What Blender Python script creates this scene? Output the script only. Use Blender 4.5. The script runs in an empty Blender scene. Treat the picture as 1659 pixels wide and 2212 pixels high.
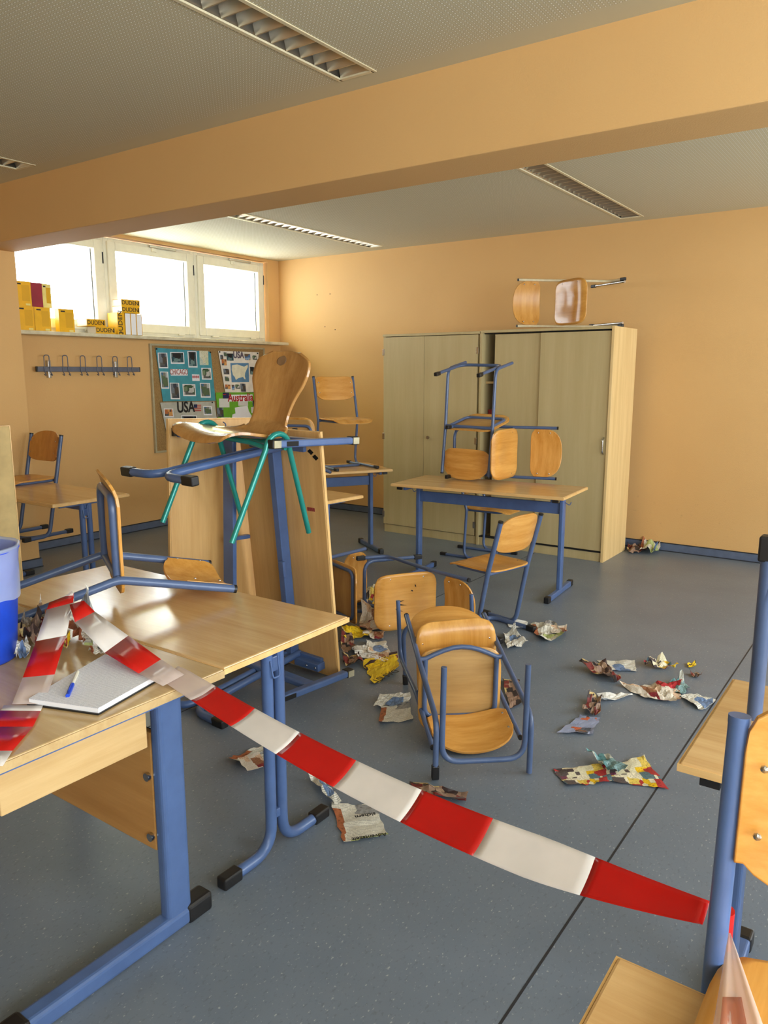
import bpy, bmesh, math, random
from mathutils import Vector, Matrix, noise
R = math.radians
scene = bpy.context.scene
COL = scene.collection

# ------------------------------------------------------------------ camera
F, CX, CY, CAMH = 1655.0, 829.5, 1106.0, 1.55
PITCH, YAW = R(10.25), R(35.2)
FW = Vector((-math.sin(YAW)*math.cos(PITCH), math.cos(YAW)*math.cos(PITCH), -math.sin(PITCH)))
RT = Vector((math.cos(YAW), math.sin(YAW), 0)); UPV = RT.cross(FW)
C0 = Vector((0, 0, CAMH))
cam_d = bpy.data.cameras.new('camera'); cam = bpy.data.objects.new('camera', cam_d); COL.objects.link(cam)
cam_d.sensor_fit = 'HORIZONTAL'; cam_d.sensor_width = 36; cam_d.lens = 36*F/1659; cam_d.clip_start = .02
M = Matrix((RT, UPV, -FW)).transposed().to_4x4(); M.translation = C0
cam.matrix_world = M; scene.camera = cam

# ------------------------------------------------------------------ world, light, exposure
world = bpy.data.worlds.new('sky'); scene.world = world; world.use_nodes = True
bg = world.node_tree.nodes['Background']; bg.inputs[0].default_value = (.86, .95, 1.0, 1); bg.inputs[1].default_value = 9.0
vs = scene.view_settings; vs.view_transform = 'Standard'; vs.look = 'None'; vs.gamma = 1; vs.use_curve_mapping = False
vs.exposure = 0.55
def portal(loc, rot, sx, sy):
    d = bpy.data.lights.new('window_portal', 'AREA'); d.shape = 'RECTANGLE'; d.size = sx; d.size_y = sy
    d.cycles.is_portal = True
    o = bpy.data.objects.new('window_portal', d); o.location = loc; o.rotation_euler = rot; COL.objects.link(o)
XW, YB, ZC = -6.34, 6.86, 2.83          # window wall, back wall, ceiling
XR, YF = 2.6, -2.8                      # right wall, wall behind the camera
portal((XW-.2, 5.15, 2.37), (0, R(-90), 0), .9, 3.1)
portal((XR+.22, 5.0, 1.75), (0, R(90), 0), 1.9, 3.0)
portal((XR+.22, .35, 1.75), (0, R(90), 0), 1.9, 4.8)
portal((1.55, YF-.22, 1.75), (R(90), 0, 0), 1.6, 1.9)

def at(x, y, z=None, X=None, Y=None):
    r = FW*F + RT*(x-CX) - UPV*(y-CY)
    t = (z-CAMH)/r.z if z is not None else (X/r.x if X is not None else Y/r.y)
    return C0 + r*t

# ------------------------------------------------------------------ materials
def lin(c):
    return tuple(((v/255)/12.92 if v/255 <= .04045 else ((v/255+.055)/1.055)**2.4) for v in c) + (1,)
class NT:
    def __init__(s, name):
        s.m = bpy.data.materials.new(name); s.m.use_nodes = True; s.t = s.m.node_tree; s.n = s.t.nodes
        s.b = s.n['Principled BSDF']
    def a(s, typ, **k):
        n = s.n.new(typ)
        for q, v in k.items(): setattr(n, q, v)
        return n
    def l(s, o, i): s.t.links.new(o, i)
    def coord(s, kind='Object', scale=(1, 1, 1), rot=(0, 0, 0)):
        c = s.a('ShaderNodeTexCoord'); m = s.a('ShaderNodeMapping')
        m.inputs['Scale'].default_value = scale; m.inputs['Rotation'].default_value = rot
        s.l(c.outputs[kind], m.inputs[0]); return m.outputs[0]
    def noise(s, vec, scale, detail=3, rough=.55):
        n = s.a('ShaderNodeTexNoise'); n.inputs['Scale'].default_value = scale; n.inputs['Detail'].default_value = detail
        n.inputs['Roughness'].default_value = rough; s.l(vec, n.inputs['Vector']); return n
    def ramp(s, fac, stops, const=False):
        r = s.a('ShaderNodeValToRGB'); e = r.color_ramp.elements
        if const: r.color_ramp.interpolation = 'CONSTANT'
        while len(e) < len(stops): e.new(.5)
        for q, (p, c) in zip(e, stops): q.position = p; q.color = c
        s.l(fac, r.inputs[0]); return r.outputs[0]
    def math(s, op, a, b=None):
        m = s.a('ShaderNodeMath', operation=op)
        for i, v in ((0, a), (1, b)):
            if v is None: continue
            if isinstance(v, (int, float)): m.inputs[i].default_value = v
            else: s.l(v, m.inputs[i])
        return m.outputs[0]
    def mix(s, fac, a, b, mode='MIX'):
        m = s.a('ShaderNodeMix', data_type='RGBA', blend_type=mode)
        for i, v in ((0, fac), (6, a), (7, b)):
            if hasattr(v, 'is_linked') or hasattr(v, 'links'): s.l(v, m.inputs[i])
            else: m.inputs[i].default_value = v
        return m.outputs[2]
    def bump(s, h, strength=.2, dist=.01):
        b = s.a('ShaderNodeBump'); b.inputs['Strength'].default_value = strength; b.inputs['Distance'].default_value = dist
        s.l(h, b.inputs['Height']); s.l(b.outputs[0], s.b.inputs['Normal'])
    def set(s, col=None, rough=.5, metal=0, spec=.5, coat=0):
        if col is not None:
            if hasattr(col, 'links'): s.l(col, s.b.inputs['Base Color'])
            else: s.b.inputs['Base Color'].default_value = col
        if hasattr(rough, 'links'): s.l(rough, s.b.inputs['Roughness'])
        else: s.b.inputs['Roughness'].default_value = rough
        s.b.inputs['Metallic'].default_value = metal; s.b.inputs['Specular IOR Level'].default_value = spec
        s.b.inputs['Coat Weight'].default_value = coat
        return s.m
def plain(name, c, rough=.5, metal=0, var=.06, spec=.5):
    t = NT(name); n = t.noise(t.coord(), 14)
    d = tuple(max(0, v*(1-var*2)) for v in lin(c)[:3]) + (1,); u = tuple(min(1, v*(1+var*2)) for v in lin(c)[:3]) + (1,)
    return t.set(t.ramp(n.outputs[0], [(.3, d), (.7, u)]), rough, metal, spec)
def wood(name, c1, c2, axis='x', rough=.35, scale=1.0, coat=0., kind='Object', contrast=1.0):
    t = NT(name)
    k = {'x': (.6, 9, 9), 'y': (9, .6, 9), 'z': (9, 9, .6)}[axis]
    v = t.coord(kind, tuple(q*scale for q in k))
    n = t.noise(v, 2.2, 6, .62); f = t.noise(v, 11, 4, .7)
    m = t.math('ADD', t.math('MULTIPLY', n.outputs[0], .75), t.math('MULTIPLY', f.outputs[0], .25))
    h = .17/contrast
    return t.set(t.ramp(m, [(.5-h, lin(c1)), (.5+h, lin(c2))]), rough, coat=coat)
MT = {}
MT['table'] = wood('beech_laminate', (200, 156, 100), (222, 184, 130), 'x', .19)
MT['table_y'] = wood('beech_laminate_cross', (200, 156, 100), (222, 184, 130), 'y', .30)
MT['edge'] = wood('beech_edge_band', (216, 170, 104), (236, 196, 132), 'x', .4)
MT['under'] = wood('beech_laminate_underside', (198, 150, 88), (220, 176, 114), 'x', .42)
MT['desk'] = wood('pale_beech_laminate', (186, 152, 102), (206, 176, 126), 'x', .22)
MT['panel'] = wood('pale_panel', (196, 156, 100), (218, 184, 130), 'y', .42)
MT['modesty'] = wood('brown_panel', (170, 122, 62), (192, 144, 82), 'x', .45)
MT['raw'] = plain('raw_board', (196, 168, 112), .7)
MT['cup'] = wood('cupboard_laminate', (180, 160, 112), (204, 186, 140), 'z', .45, .5, contrast=.55)
MT['cupin'] = wood('cupboard_inside', (176, 146, 96), (196, 166, 116), 'z', .5)
MT['cup_lit_side'] = wood('cupboard_laminate_lit_side', (216, 182, 122), (236, 206, 150), 'z', .45)  # paler cupboard laminate: the light on the right side is put into the colour
MT['ply'] = wood('chair_plywood', (196, 132, 52), (226, 168, 88), 'x', .27, 1.1, .15)
MT['plyv'] = wood('chair_plywood_upright_grain', (196, 134, 54), (226, 168, 86), 'y', .27, 1.1, .15)
MT['plyb'] = wood('chair_plywood_back', (176, 112, 40), (206, 146, 70), 'z', .3, 1.1, .1)
MT['plyu'] = wood('chair_plywood_underside', (176, 132, 72), (200, 158, 96), 'x', .5)
MT['shell'] = wood('shell_plywood', (158, 106, 50), (200, 150, 86), 'z', .2, .8, .3, contrast=.8)
MT['blue'] = plain('blue_enamel', (78, 102, 148), .3, 0, .05)
MT['bluegrey'] = plain('blue_grey_enamel', (80, 98, 134), .3, 0, .05)
MT['teal'] = plain('teal_enamel', (38, 138, 128), .22, .2, .05)
MT['cream'] = plain('cream_enamel', (214, 200, 164), .3)
MT['grey'] = plain('grey_enamel', (96, 98, 110), .4)
MT['chrome'] = plain('bare_steel', (190, 190, 190), .22, 1, .02)
MT['black'] = plain('black_plastic', (26, 25, 26), .45)
MT['sole'] = plain('worn_glide', (176, 168, 140), .8, 0, .12)
MT['white'] = plain('white_plastic', (232, 228, 210), .35, 0, .02)
MT['lampmetal'] = plain('white_lamp_metal', (226, 214, 178), .35, 0, .02)
MT['reflector'] = plain('satin_reflector', (205, 200, 188), .28, .85, .02)
MT['dark'] = plain('dark_gap', (20, 18, 16), .8)
MT['basebd'] = plain('blue_grey_vinyl', (92, 104, 128), .45)
MT['rubber'] = plain('dark_edge', (40, 42, 48), .6)

def m_wall():
    t = NT('peach_wallpaper'); v = t.coord()
    big = t.noise(v, .7, 3); fine = t.noise(v, 160, 2); sp = t.noise(v, 26, 5, .7)
    base = t.ramp(big.outputs[0], [(.3, lin((217, 171, 109))), (.7, lin((223, 179, 117)))])
    # scuffs: brown smudges, thicker near the skirting
    g = t.a('ShaderNodeNewGeometry'); s = t.a('ShaderNodeSeparateXYZ'); t.l(g.outputs['Position'], s.inputs[0])
    low = t.math('SUBTRACT', .62, t.math('MULTIPLY', s.outputs[2], .75))
    low = t.math('MAXIMUM', low, 0.0)
    spot = t.ramp(sp.outputs[0], [(.62, (0, 0, 0, 1)), (.74, (1, 1, 1, 1))])
    fac = t.math('MULTIPLY', t.math('MULTIPLY', spot, low), .55)
    t.bump(fine.outputs[0], .25, .004)
    return t.set(t.mix(fac, base, lin((140, 98, 66))), .75)
def m_floor():
    t = NT('grey_linoleum'); v = t.coord()
    n = t.noise(v, 2.5, 5); st = t.noise(t.coord('Object', (1, .55, 1), (0, 0, .6)), 95, 3, .6)
    w = t.noise(t.coord('Object', (1, .5, 1), (0, 0, .7)), 130, 2, .5)
    base = t.ramp(n.outputs[0], [(.3, lin((106, 117, 131))), (.7, lin((119, 129, 142)))])
    dk = t.ramp(st.outputs[0], [(.32, (1, 1, 1, 1)), (.43, (0, 0, 0, 1))])
    lt = t.ramp(w.outputs[0], [(.655, (0, 0, 0, 1)), (.72, (1, 1, 1, 1))])
    c = t.mix(t.math('MULTIPLY', dk, .55), base, lin((96, 103, 112)))
    c = t.mix(t.math('MULTIPLY', lt, .42), c, lin((206, 208, 206)))
    return t.set(c, .36, 0, .4)
def m_ceil():
    t = NT('perforated_ceiling'); v = t.coord(); s = t.a('ShaderNodeSeparateXYZ'); t.l(v, s.inputs[0])
    p = .0185
    def f(o, off): return t.math('SUBTRACT', t.math('FRACT', t.math('ADD', t.math('DIVIDE', o, p), off)), .5)
    u, w = f(s.outputs[0], .0), f(s.outputs[1], .0)
    d = t.math('SQRT', t.math('ADD', t.math('MULTIPLY', u, u), t.math('MULTIPLY', w, w)))
    hole = t.math('LESS_THAN', d, .19); rim = t.math('LESS_THAN', d, .33)
    y = s.outputs[1]
    m1 = t.math('MULTIPLY', t.math('GREATER_THAN', y, 3.46), t.math('LESS_THAN', y, 6.73))
    msk = t.math('ADD', t.math('LESS_THAN', y, 2.9), m1)
    c = t.mix(t.math('MULTIPLY', rim, t.math('MULTIPLY', msk, .75)), lin((206, 198, 166)), lin((164, 156, 126)))
    c = t.mix(t.math('MULTIPLY', hole, msk), c, lin((246, 244, 232)))
    return t.set(c, .85)
def m_marble():
    t = NT('sill_stone'); n = t.noise(t.coord(), 9, 6, .7)
    return t.set(t.ramp(n.outputs[0], [(.3, lin((186, 176, 144))), (.6, lin((216, 208, 182)))]), .3)
def m_cork():
    t = NT('cork'); n = t.noise(t.coord(), 120, 3)
    return t.set(t.ramp(n.outputs[0], [(.3, lin((140, 108, 62))), (.7, lin((172, 138, 86)))]), .9)
def m_glass():
    t = NT('window_glass'); tr = t.a('ShaderNodeBsdfTransparent'); gl = t.a('ShaderNodeBsdfGlossy'); gl.inputs['Roughness'].default_value = .02
    mx = t.a('ShaderNodeMixShader'); mx.inputs[0].default_value = .06
    t.l(tr.outputs[0], mx.inputs[1]); t.l(gl.outputs[0], mx.inputs[2]); t.l(mx.outputs[0], t.n['Material Output'].inputs[0]); return t.m
def film(name, c, alpha, rough=.25):
    t = NT(name); n = t.noise(t.coord(), 9, 3)
    t.set(t.ramp(n.outputs[0], [(.3, lin(tuple(int(q*.93) for q in c))), (.7, lin(c))]), rough)
    t.b.inputs['Alpha'].default_value = alpha
    tl = t.a('ShaderNodeBsdfTranslucent'); tl.inputs[0].default_value = lin(c)
    mx = t.a('ShaderNodeMixShader'); mx.inputs[0].default_value = .25*alpha
    t.l(t.b.outputs[0], mx.inputs[1]); t.l(tl.outputs[0], mx.inputs[2]); t.l(mx.outputs[0], t.n['Material Output'].inputs[0])
    return t.m
def printed(name, pal, cell=4.0, text=.6, seed=0.0, paper=(214, 210, 198), pic=.5, ink=(70, 68, 66)):
    """flat print on paper: rectangular picture cells in the palette's colours plus rows of small text"""
    t = NT(name); c = t.a('ShaderNodeTexCoord'); mp = t.a('ShaderNodeMapping'); t.l(c.outputs['UV'], mp.inputs[0])
    mp.inputs['Location'].default_value = (seed*3.7, seed*1.9, 0)
    vo = t.a('ShaderNodeTexVoronoi', distance='CHEBYCHEV'); vo.inputs['Scale'].default_value = cell; vo.inputs['Randomness'].default_value = .8
    t.l(mp.outputs[0], vo.inputs['Vector'])
    sp = t.a('ShaderNodeSeparateColor'); t.l(vo.outputs['Color'], sp.inputs[0])
    n = len(pal); stops = [(i/n, lin(q)) for i, q in enumerate(pal)]
    pc = t.ramp(sp.outputs[0], stops, True)
    nz = t.noise(mp.outputs[0], cell*7, 4, .7)
    pc = t.mix(.6, pc, t.ramp(nz.outputs[0], [(.36, (.08, .07, .07, 1)), (.5, (1, 1, 1, 1))]), 'MULTIPLY')
    wv = t.a('ShaderNodeTexWave', bands_direction='Y'); wv.inputs['Scale'].default_value = cell*3.2; t.l(mp.outputs[0], wv.inputs['Vector'])
    rows = t.math('GREATER_THAN', wv.outputs['Fac'], .55)
    nt = t.noise(t.coord('UV', (cell*5, cell*1.2, 1)), 5, 2)
    txt = t.math('MULTIPLY', rows, t.math('MULTIPLY', t.math('GREATER_THAN', nt.outputs[0], .42), text))
    base = t.mix(txt, lin(paper), lin(ink))
    inpic = t.math('MULTIPLY', t.math('GREATER_THAN', sp.outputs[1], 1-pic), t.math('LESS_THAN', vo.outputs['Distance'], .62))
    return t.set(t.mix(inpic, base, pc), .6)
MT['wall'], MT['floor'], MT['ceil'], MT['sill'], MT['cork'], MT['glass'] = m_wall(), m_floor(), m_ceil(), m_marble(), m_cork(), m_glass()
MT['tape_red'] = film('red_film', (214, 28, 22), .97); MT['tape_white'] = film('white_film', (248, 240, 234), .92)
MT['tape_clear'] = film('thin_white_film', (240, 220, 210), .55)
MT['liner'] = film('milky_film', (206, 220, 250), .45, .25)
MT['bin'] = plain('blue_plastic', (24, 70, 196), .35)
MT['paperwhite'] = plain('white_paper', (236, 236, 240), .6, 0, .01)
MT['plaster'] = plain('ivory_wall', (240, 240, 190), .8)

# ------------------------------------------------------------------ mesh helpers
class MB:
    def __init__(s): s.v = []; s.f = []; s.sm = []; s.uv = None
    def add(s, v, f, smooth=False):
        o = len(s.v); s.v += [tuple(q) for q in v]; s.f += [tuple(i+o for i in q) for q in f]; s.sm += [smooth]*len(f); return s
    def box(s, a, b, mat=None):
        (x0, y0, z0), (x1, y1, z1) = a, b
        p = [Vector(q) for q in ((x0,y0,z0),(x1,y0,z0),(x1,y1,z0),(x0,y1,z0),(x0,y0,z1),(x1,y0,z1),(x1,y1,z1),(x0,y1,z1))]
        if mat is not None: p = [mat @ q for q in p]
        return s.add(p, [(0,3,2,1),(4,5,6,7),(0,1,5,4),(1,2,6,5),(2,3,7,6),(3,0,4,7)])
    def bev(s, a, b, r=.004, seg=2, mat=None):
        bm = bmesh.new(); bmesh.ops.create_cube(bm, size=1)
        for v in bm.verts: v.co = Vector([a[i] + (v.co[i]+.5)*(b[i]-a[i]) for i in range(3)])
        bmesh.ops.bevel(bm, geom=list(bm.edges), offset=r, segments=seg, affect='EDGES', profile=.5)
        bm.verts.index_update()
        vs = [v.co.copy() for v in bm.verts]
        if mat is not None: vs = [mat @ q for q in vs]
        s.add(vs, [[v.index for v in f.verts] for f in bm.faces]); bm.free(); return s
    def tube(s, pts, r, fil=0., n=12, ry=None, closed_ends=True, ref=None, seg=7, r2=None):
        P = [Vector(p) for p in pts]; path = [P[0]]
        for i in range(1, len(P)-1):
            f = fil[i-1] if isinstance(fil, (list, tuple)) else fil
            a, b, c = P[i-1], P[i], P[i+1]
            d1, d2 = (a-b), (c-b); ang = d1.angle(d2)
            if f <= 0 or ang > 3.1: path.append(b); continue
            tl = min(f/math.tan(ang/2), d1.length*.49 if i > 1 else d1.length*.95, d2.length*.49 if i < len(P)-2 else d2.length*.95)
            p0, p2 = b + d1.normalized()*tl, b + d2.normalized()*tl
            for k in range(seg+1):
                u = k/seg; path.append(p0*(1-u)**2 + b*2*u*(1-u) + p2*u*u)
        path.append(P[-1])
        q = [path[0]]
        for p in path[1:]:
            if (p-q[-1]).length > 1e-6: q.append(p)
        path = q
        tan = [(path[min(i+1, len(path)-1)] - path[max(i-1, 0)]).normalized() for i in range(len(path))]
        nrm = Vector(ref) if ref is not None else (Vector((0,0,1)) if abs(tan[0].z) < .9 else Vector((1,0,0)))
        rings = []
        for i, (p, t) in enumerate(zip(path, tan)):
            nrm = (nrm - t*nrm.dot(t)).normalized(); bi = t.cross(nrm)
            rr = r if r2 is None else r + (r2-r)*i/(len(path)-1)
            rings.append([p + nrm*(math.cos(2*math.pi*k/n)*rr) + bi*(math.sin(2*math.pi*k/n)*(ry if ry else rr)) for k in range(n)])
        v = [x for g in rings for x in g]; f = []
        for i in range(len(rings)-1):
            for k in range(n): f.append((i*n+k, i*n+(k+1) % n, (i+1)*n+(k+1) % n, (i+1)*n+k))
        s.add(v, f, True)
        if closed_ends:
            s.add(rings[0], [tuple(range(n-1, -1, -1))]); s.add(rings[-1], [tuple(range(n))])
        return s
    def sheet(s, fn, nu, nv, thick, smooth=True):
        """closed slab from a surface fn(u,v)->Vector, thickness along -normal"""
        g = [[Vector(fn(i/nu, j/nv)) for j in range(nv+1)] for i in range(nu+1)]
        N = [[None]*(nv+1) for _ in range(nu+1)]
        for i in range(nu+1):
            for j in range(nv+1):
                du = g[min(i+1, nu)][j]-g[max(i-1, 0)][j]; dv = g[i][min(j+1, nv)]-g[i][max(j-1, 0)]
                n = du.cross(dv); N[i][j] = n.normalized() if n.length > 1e-12 else Vector((0, 0, 1))
        top = [g[i][j] for i in range(nu+1) for j in range(nv+1)]
        bot = [g[i][j]-N[i][j]*thick for i in range(nu+1) for j in range(nv+1)]
        W = nv+1; o = len(top); f = []
        for i in range(nu):
            for j in range(nv):
                f.append((i*W+j, (i+1)*W+j, (i+1)*W+j+1, i*W+j+1)); f.append((o+i*W+j, o+i*W+j+1, o+(i+1)*W+j+1, o+(i+1)*W+j))
        s.add(top+bot, f, smooth)
        base = len(s.v)-2*o; e = []
        for i in range(nu): e += [(i*W, o+i*W, o+(i+1)*W, (i+1)*W), (i*W+nv, (i+1)*W+nv, o+(i+1)*W+nv, o+i*W+nv)]
        for j in range(nv): e += [(j, j+1, o+j+1, o+j), (nu*W+j, o+nu*W+j, o+nu*W+j+1, nu*W+j+1)]
        s.f += [tuple(q+base for q in x) for x in e]; s.sm += [False]*len(e)
        return s
    def build(s, name, mat, parent=None, smooth=None):
        me = bpy.data.meshes.new(name); me.from_pydata(s.v, [], s.f)
        me.polygons.foreach_set('use_smooth', [bool(q) if smooth is None else smooth for q in s.sm])
        if s.uv is not None:
            u = me.uv_layers.new(name='UVMap')
            for lp in me.loops: u.data[lp.index].uv = s.uv[lp.vertex_index]
        me.materials.append(MT[mat] if isinstance(mat, str) else mat); me.update()
        o = bpy.data.objects.new(name, me); COL.objects.link(o)
        if parent: o.parent = parent
        return o
def tag(o, label, cat, group=None):
    o['label'] = label; o['category'] = cat
    if group: o['group'] = group
    return o
def struct(o): o['kind'] = 'structure'; return o
def thing(name, label, cat, loc=(0,0,0), rz=0, group=None, mat=None):
    o = bpy.data.objects.new(name, None); COL.objects.link(o); o.empty_display_size = .1
    if mat is not None: o.matrix_world = mat
    else: o.location = loc; o.rotation_euler = (0, 0, rz)
    return tag(o, label, cat, group)
def frame(t, f, u):
    f = Vector(f).normalized(); x = f.cross(Vector(u)).normalized(); u = x.cross(f)
    m = Matrix((x, f, u)).transposed().to_4x4(); m.translation = Vector(t); return m
def textmesh(name, s, size, mat, parent, mloc, depth=.0008, bold=0, sx=1):
    cu = bpy.data.curves.new('lettering', 'FONT'); cu.body = s; cu.size = size; cu.extrude = depth; cu.align_x = 'CENTER'; cu.align_y = 'CENTER'; cu.offset = bold
    cu.resolution_u = 3
    ob = bpy.data.objects.new('lettering', cu); me = bpy.data.meshes.new_from_object(ob); bpy.data.objects.remove(ob); bpy.data.curves.remove(cu)
    me.materials.clear(); me.materials.append(MT[mat] if isinstance(mat, str) else mat)
    o = bpy.data.objects.new(name, me); COL.objects.link(o); o.parent = parent; o.matrix_local = mloc @ Matrix.Diagonal((sx, 1, 1, 1)); return o

# ------------------------------------------------------------------ room shell
def slab(name, boxes, mat):
    m = MB()
    for a, b in boxes: m.box(a, b)
    return struct(m.build(name, mat))
floor = slab('floor', [((XW-.3, YF-.3, -.1), (XR+.3, YB+.3, 0))], 'floor')
m = MB(); m.box((-.699, YF, 0), (-.692, YB, .0006)); m.build('seam', 'rubber', floor)
m = MB(); m.box((-2.699, YF, 0), (-2.693, YB, .0006)); m.build('seam', 'rubber', floor)
wb = slab('wall_back', [((XW-.3, YB, 0), (XR+.3, YB+.2, ZC+.3))], 'wall')
WZ0, WZ1 = 1.90, 2.80
wl = slab('wall_left', [((XW-.24, YF-.2, 0), (XW, YB, WZ0)), ((XW-.24, YF-.2, WZ1), (XW, YB, ZC+.3)),
    ((XW-.24, 6.68, WZ0), (XW, YB, WZ1)), ((XW-.24, YF-.2, WZ0), (XW, 3.38, WZ1))], 'wall')
RW = [(-2.0, 2.7), (3.55, 6.45)]; RZ0, RZ1 = .85, 2.65
wr = slab('wall_right', [((XR, YF-.2, 0), (XR+.2, YB+.2, RZ0)), ((XR, YF-.2, RZ1), (XR+.2, YB+.2, ZC+.3)), ((XR, YF-.2, RZ0), (XR+.2, RW[0][0], RZ1)), ((XR, RW[0][1], RZ0), (XR+.2, RW[1][0], RZ1)), ((XR, RW[1][1], RZ0), (XR+.2, YB+.2, RZ1))], 'wall')
slab('wall_front', [((XW-.24, YF-.2, 0), (.8, YF, ZC+.3)), ((2.3, YF-.2, 0), (XR+.2, YF, ZC+.3)), ((.8, YF-.2, 0), (2.3, YF, RZ0)), ((.8, YF-.2, RZ1), (2.3, YF, ZC+.3))], 'wall')
slab('wall_pier', [((XW, 3.035, 0), (-5.79, 3.345, 2.47))], 'wall')
bm_ = MB(); bm_.bev((XW, 3.035, 2.456), (XR, 3.345, ZC+.02), .006, 2); struct(bm_.build('trim_1', 'wall'))
def lampcols():
    LX = [(-4.955, -4.715), (-2.275, -2.10), (.42, .60)]
    LX = [(-4.90, -4.72), (-2.28, -2.10), (.42, .60)]
    return LX
LY = [(.05, 2.905), (3.62, 6.69)]
bx = []; x = XW
for a, b in lampcols():
    bx.append(((x, YF, ZC), (a, YB, ZC+.02))); x = b
    ys = [YF] + [q for l in LY for q in l] + [YB]
    for i in range(0, len(ys), 2): bx.append(((a, ys[i], ZC), (b, ys[i+1], ZC+.02)))
bx.append(((x, YF, ZC), (XR, YB, ZC+.02)))
slab('ceiling', bx, 'ceil')
slab('trim_2', [((XW-.2, YF-.2, ZC+.18), (XR+.2, YB+.2, ZC+.24))], 'dark')     # slab above the suspended ceiling
# skirting
def skirt(name, a, b, top):
    o = MB().box(a, b).build(name, 'basebd'); struct(o)
    MB().box(*top[0]).build('top_seal', 'rubber', o); MB().box(*top[1]).build('floor_seal', 'rubber', o)
skirt('baseboard_back', (XW, YB-.014, .008), (XR, YB, .068), (((XW, YB-.009, .068), (XR, YB, .076)), ((XW, YB-.018, 0), (XR, YB, .008))))
skirt('baseboard_left', (XW, 3.345, .008), (XW+.014, YB-.014, .068), (((XW, 3.345, .068), (XW+.009, YB-.014, .076)), ((XW, 3.345, 0), (XW+.018, YB-.014, .008))))
skirt('baseboard_pier', (-5.79, 3.04, .008), (-5.776, 3.359, .068), (((-5.79, 3.04, .068), (-5.781, 3.354, .076)), ((-5.79, 3.04, 0), (-5.772, 3.363, .008))))
# sill
s = MB().bev((XW-.1, 3.346, 1.872), (-6.15, 6.80, 1.903), .004); struct(s.build('trim_3', 'sill'))
# windows in the far bay
def window(n, y0, y1, z0=1.905, z1=2.79, handle=True):
    x0, x1 = XW-.115, XW-.045
    w = MB(); fr = .055
    for a, b in (((x0, y0, z0), (x1, y0+fr, z1)), ((x0, y1-fr, z0), (x1, y1, z1)), ((x0, y0+fr, z1-fr), (x1, y1-fr, z1)), ((x0, y0+fr, z0), (x1, y1-fr, z0+.06))): w.bev(a, b, .006, 2)
    o = struct(w.build('window_%d' % n, 'white'))
    sa = MB(); k = .045; x0b, x1b = x0+.01, x1+.022; a0, a1, c0, c1 = y0+.03, y1-.03, z0+.04, z1-.03; q = .085
    for a, b in (((x0b, a0, c0), (x1b, a0+q, c1)), ((x0b, a1-q, c0), (x1b, a1, c1)), ((x0b, a0+q, c1-q), (x1b, a1-q, c1)), ((x0b, a0+q, c0), (x1b, a1-q, c0+q))): sa.bev(a, b, .008, 2)
    so = sa.build('sash', 'white', o)
    MB().box((x0+.03, a0+q-.01, c0+q-.01), (x0+.036, a1-q+.01, c1-q+.01)).build('pane', 'glass', o)
    MB().box((x0+.036, a0+q, c0+q), (x0+.042, a0+q+.006, c1-q)).box((x0+.036, a1-q-.006, c0+q), (x0+.042, a1-q, c1-q)).build('gasket', 'rubber', so)
    for yy in (a0+.2, a1-.2): MB().bev((x1b, yy-.04, c0-.012), (x1b+.02, yy+.04, c0+.004), .003).build('drain_cap', 'white', so)
    mid = a0+.62*(a1-a0)
    MB().bev((x1b, mid-.16, c1-.005), (x1b+.016, mid+.16, c1+.02), .003).build('closer_bar', 'chrome', so)
    MB().bev((x1b, mid-.14, c1-.04), (x1b+.014, mid-.08, c1-.005), .003).build('latch', 'white', so)
    for zz in (c1-.16, ): MB().tube([(x1b-.005, a1+.006, zz-.05), (x1b-.005, a1+.006, zz+.05)], .007).build('hinge', 'rubber', so)
window(1, 3.40, 4.55); window(2, 4.55, 5.63); window(3, 5.63, 6.66)
# tall windows in the right hand wall, outside the picture: they light the room from the right
for i, (a, b) in enumerate(((-2.0, -.43), (-.43, 1.13), (1.13, 2.7), (3.55, 5.0), (5.0, 6.45))):
    w = MB(); x0, x1, fr = XR+.06, XR+.13, .07
    for p, q in (((x0, a, RZ0), (x1, a+fr, RZ1)), ((x0, b-fr, RZ0), (x1, b, RZ1)), ((x0, a+fr, RZ1-fr), (x1, b-fr, RZ1)), ((x0, a+fr, RZ0), (x1, b-fr, RZ0+fr))): w.bev(p, q, .006)
    o = struct(w.build('window_%d' % (4+i), 'white')); MB().box((x0+.03, a+fr-.01, RZ0+fr-.01), (x0+.036, b-fr+.01, RZ1-fr+.01)).build('pane', 'glass', o)
w = MB(); y0, y1, a, b, fr = YF-.13, YF-.06, .8, 2.3, .07
for p, q in (((a, y0, RZ0), (a+fr, y1, RZ1)), ((b-fr, y0, RZ0), (b, y1, RZ1)), ((a+fr, y0, RZ1-fr), (b-fr, y1, RZ1)), ((a+fr, y0, RZ0), (b-fr, y1, RZ0+fr))): w.bev(p, q, .006)
o = struct(w.build('window_9', 'white')); MB().box((a+fr-.01, y0+.03, RZ0+fr-.01), (b-fr+.01, y0+.036, RZ1-fr+.01)).build('pane', 'glass', o)
# neighbouring wing of the building seen through the right hand window
e = MB().box((-7.35, 6.92, -1), (XW-.26, 7.2, 4)).build('wall_outside', 'plaster'); struct(e)
slab('added_eave', [((-7.6, YF-.5, 2.95), (XW-.24, YB+.5, 3.1))], 'plaster')      # unseen overhang, added to cut the sky light on the wall corner

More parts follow.
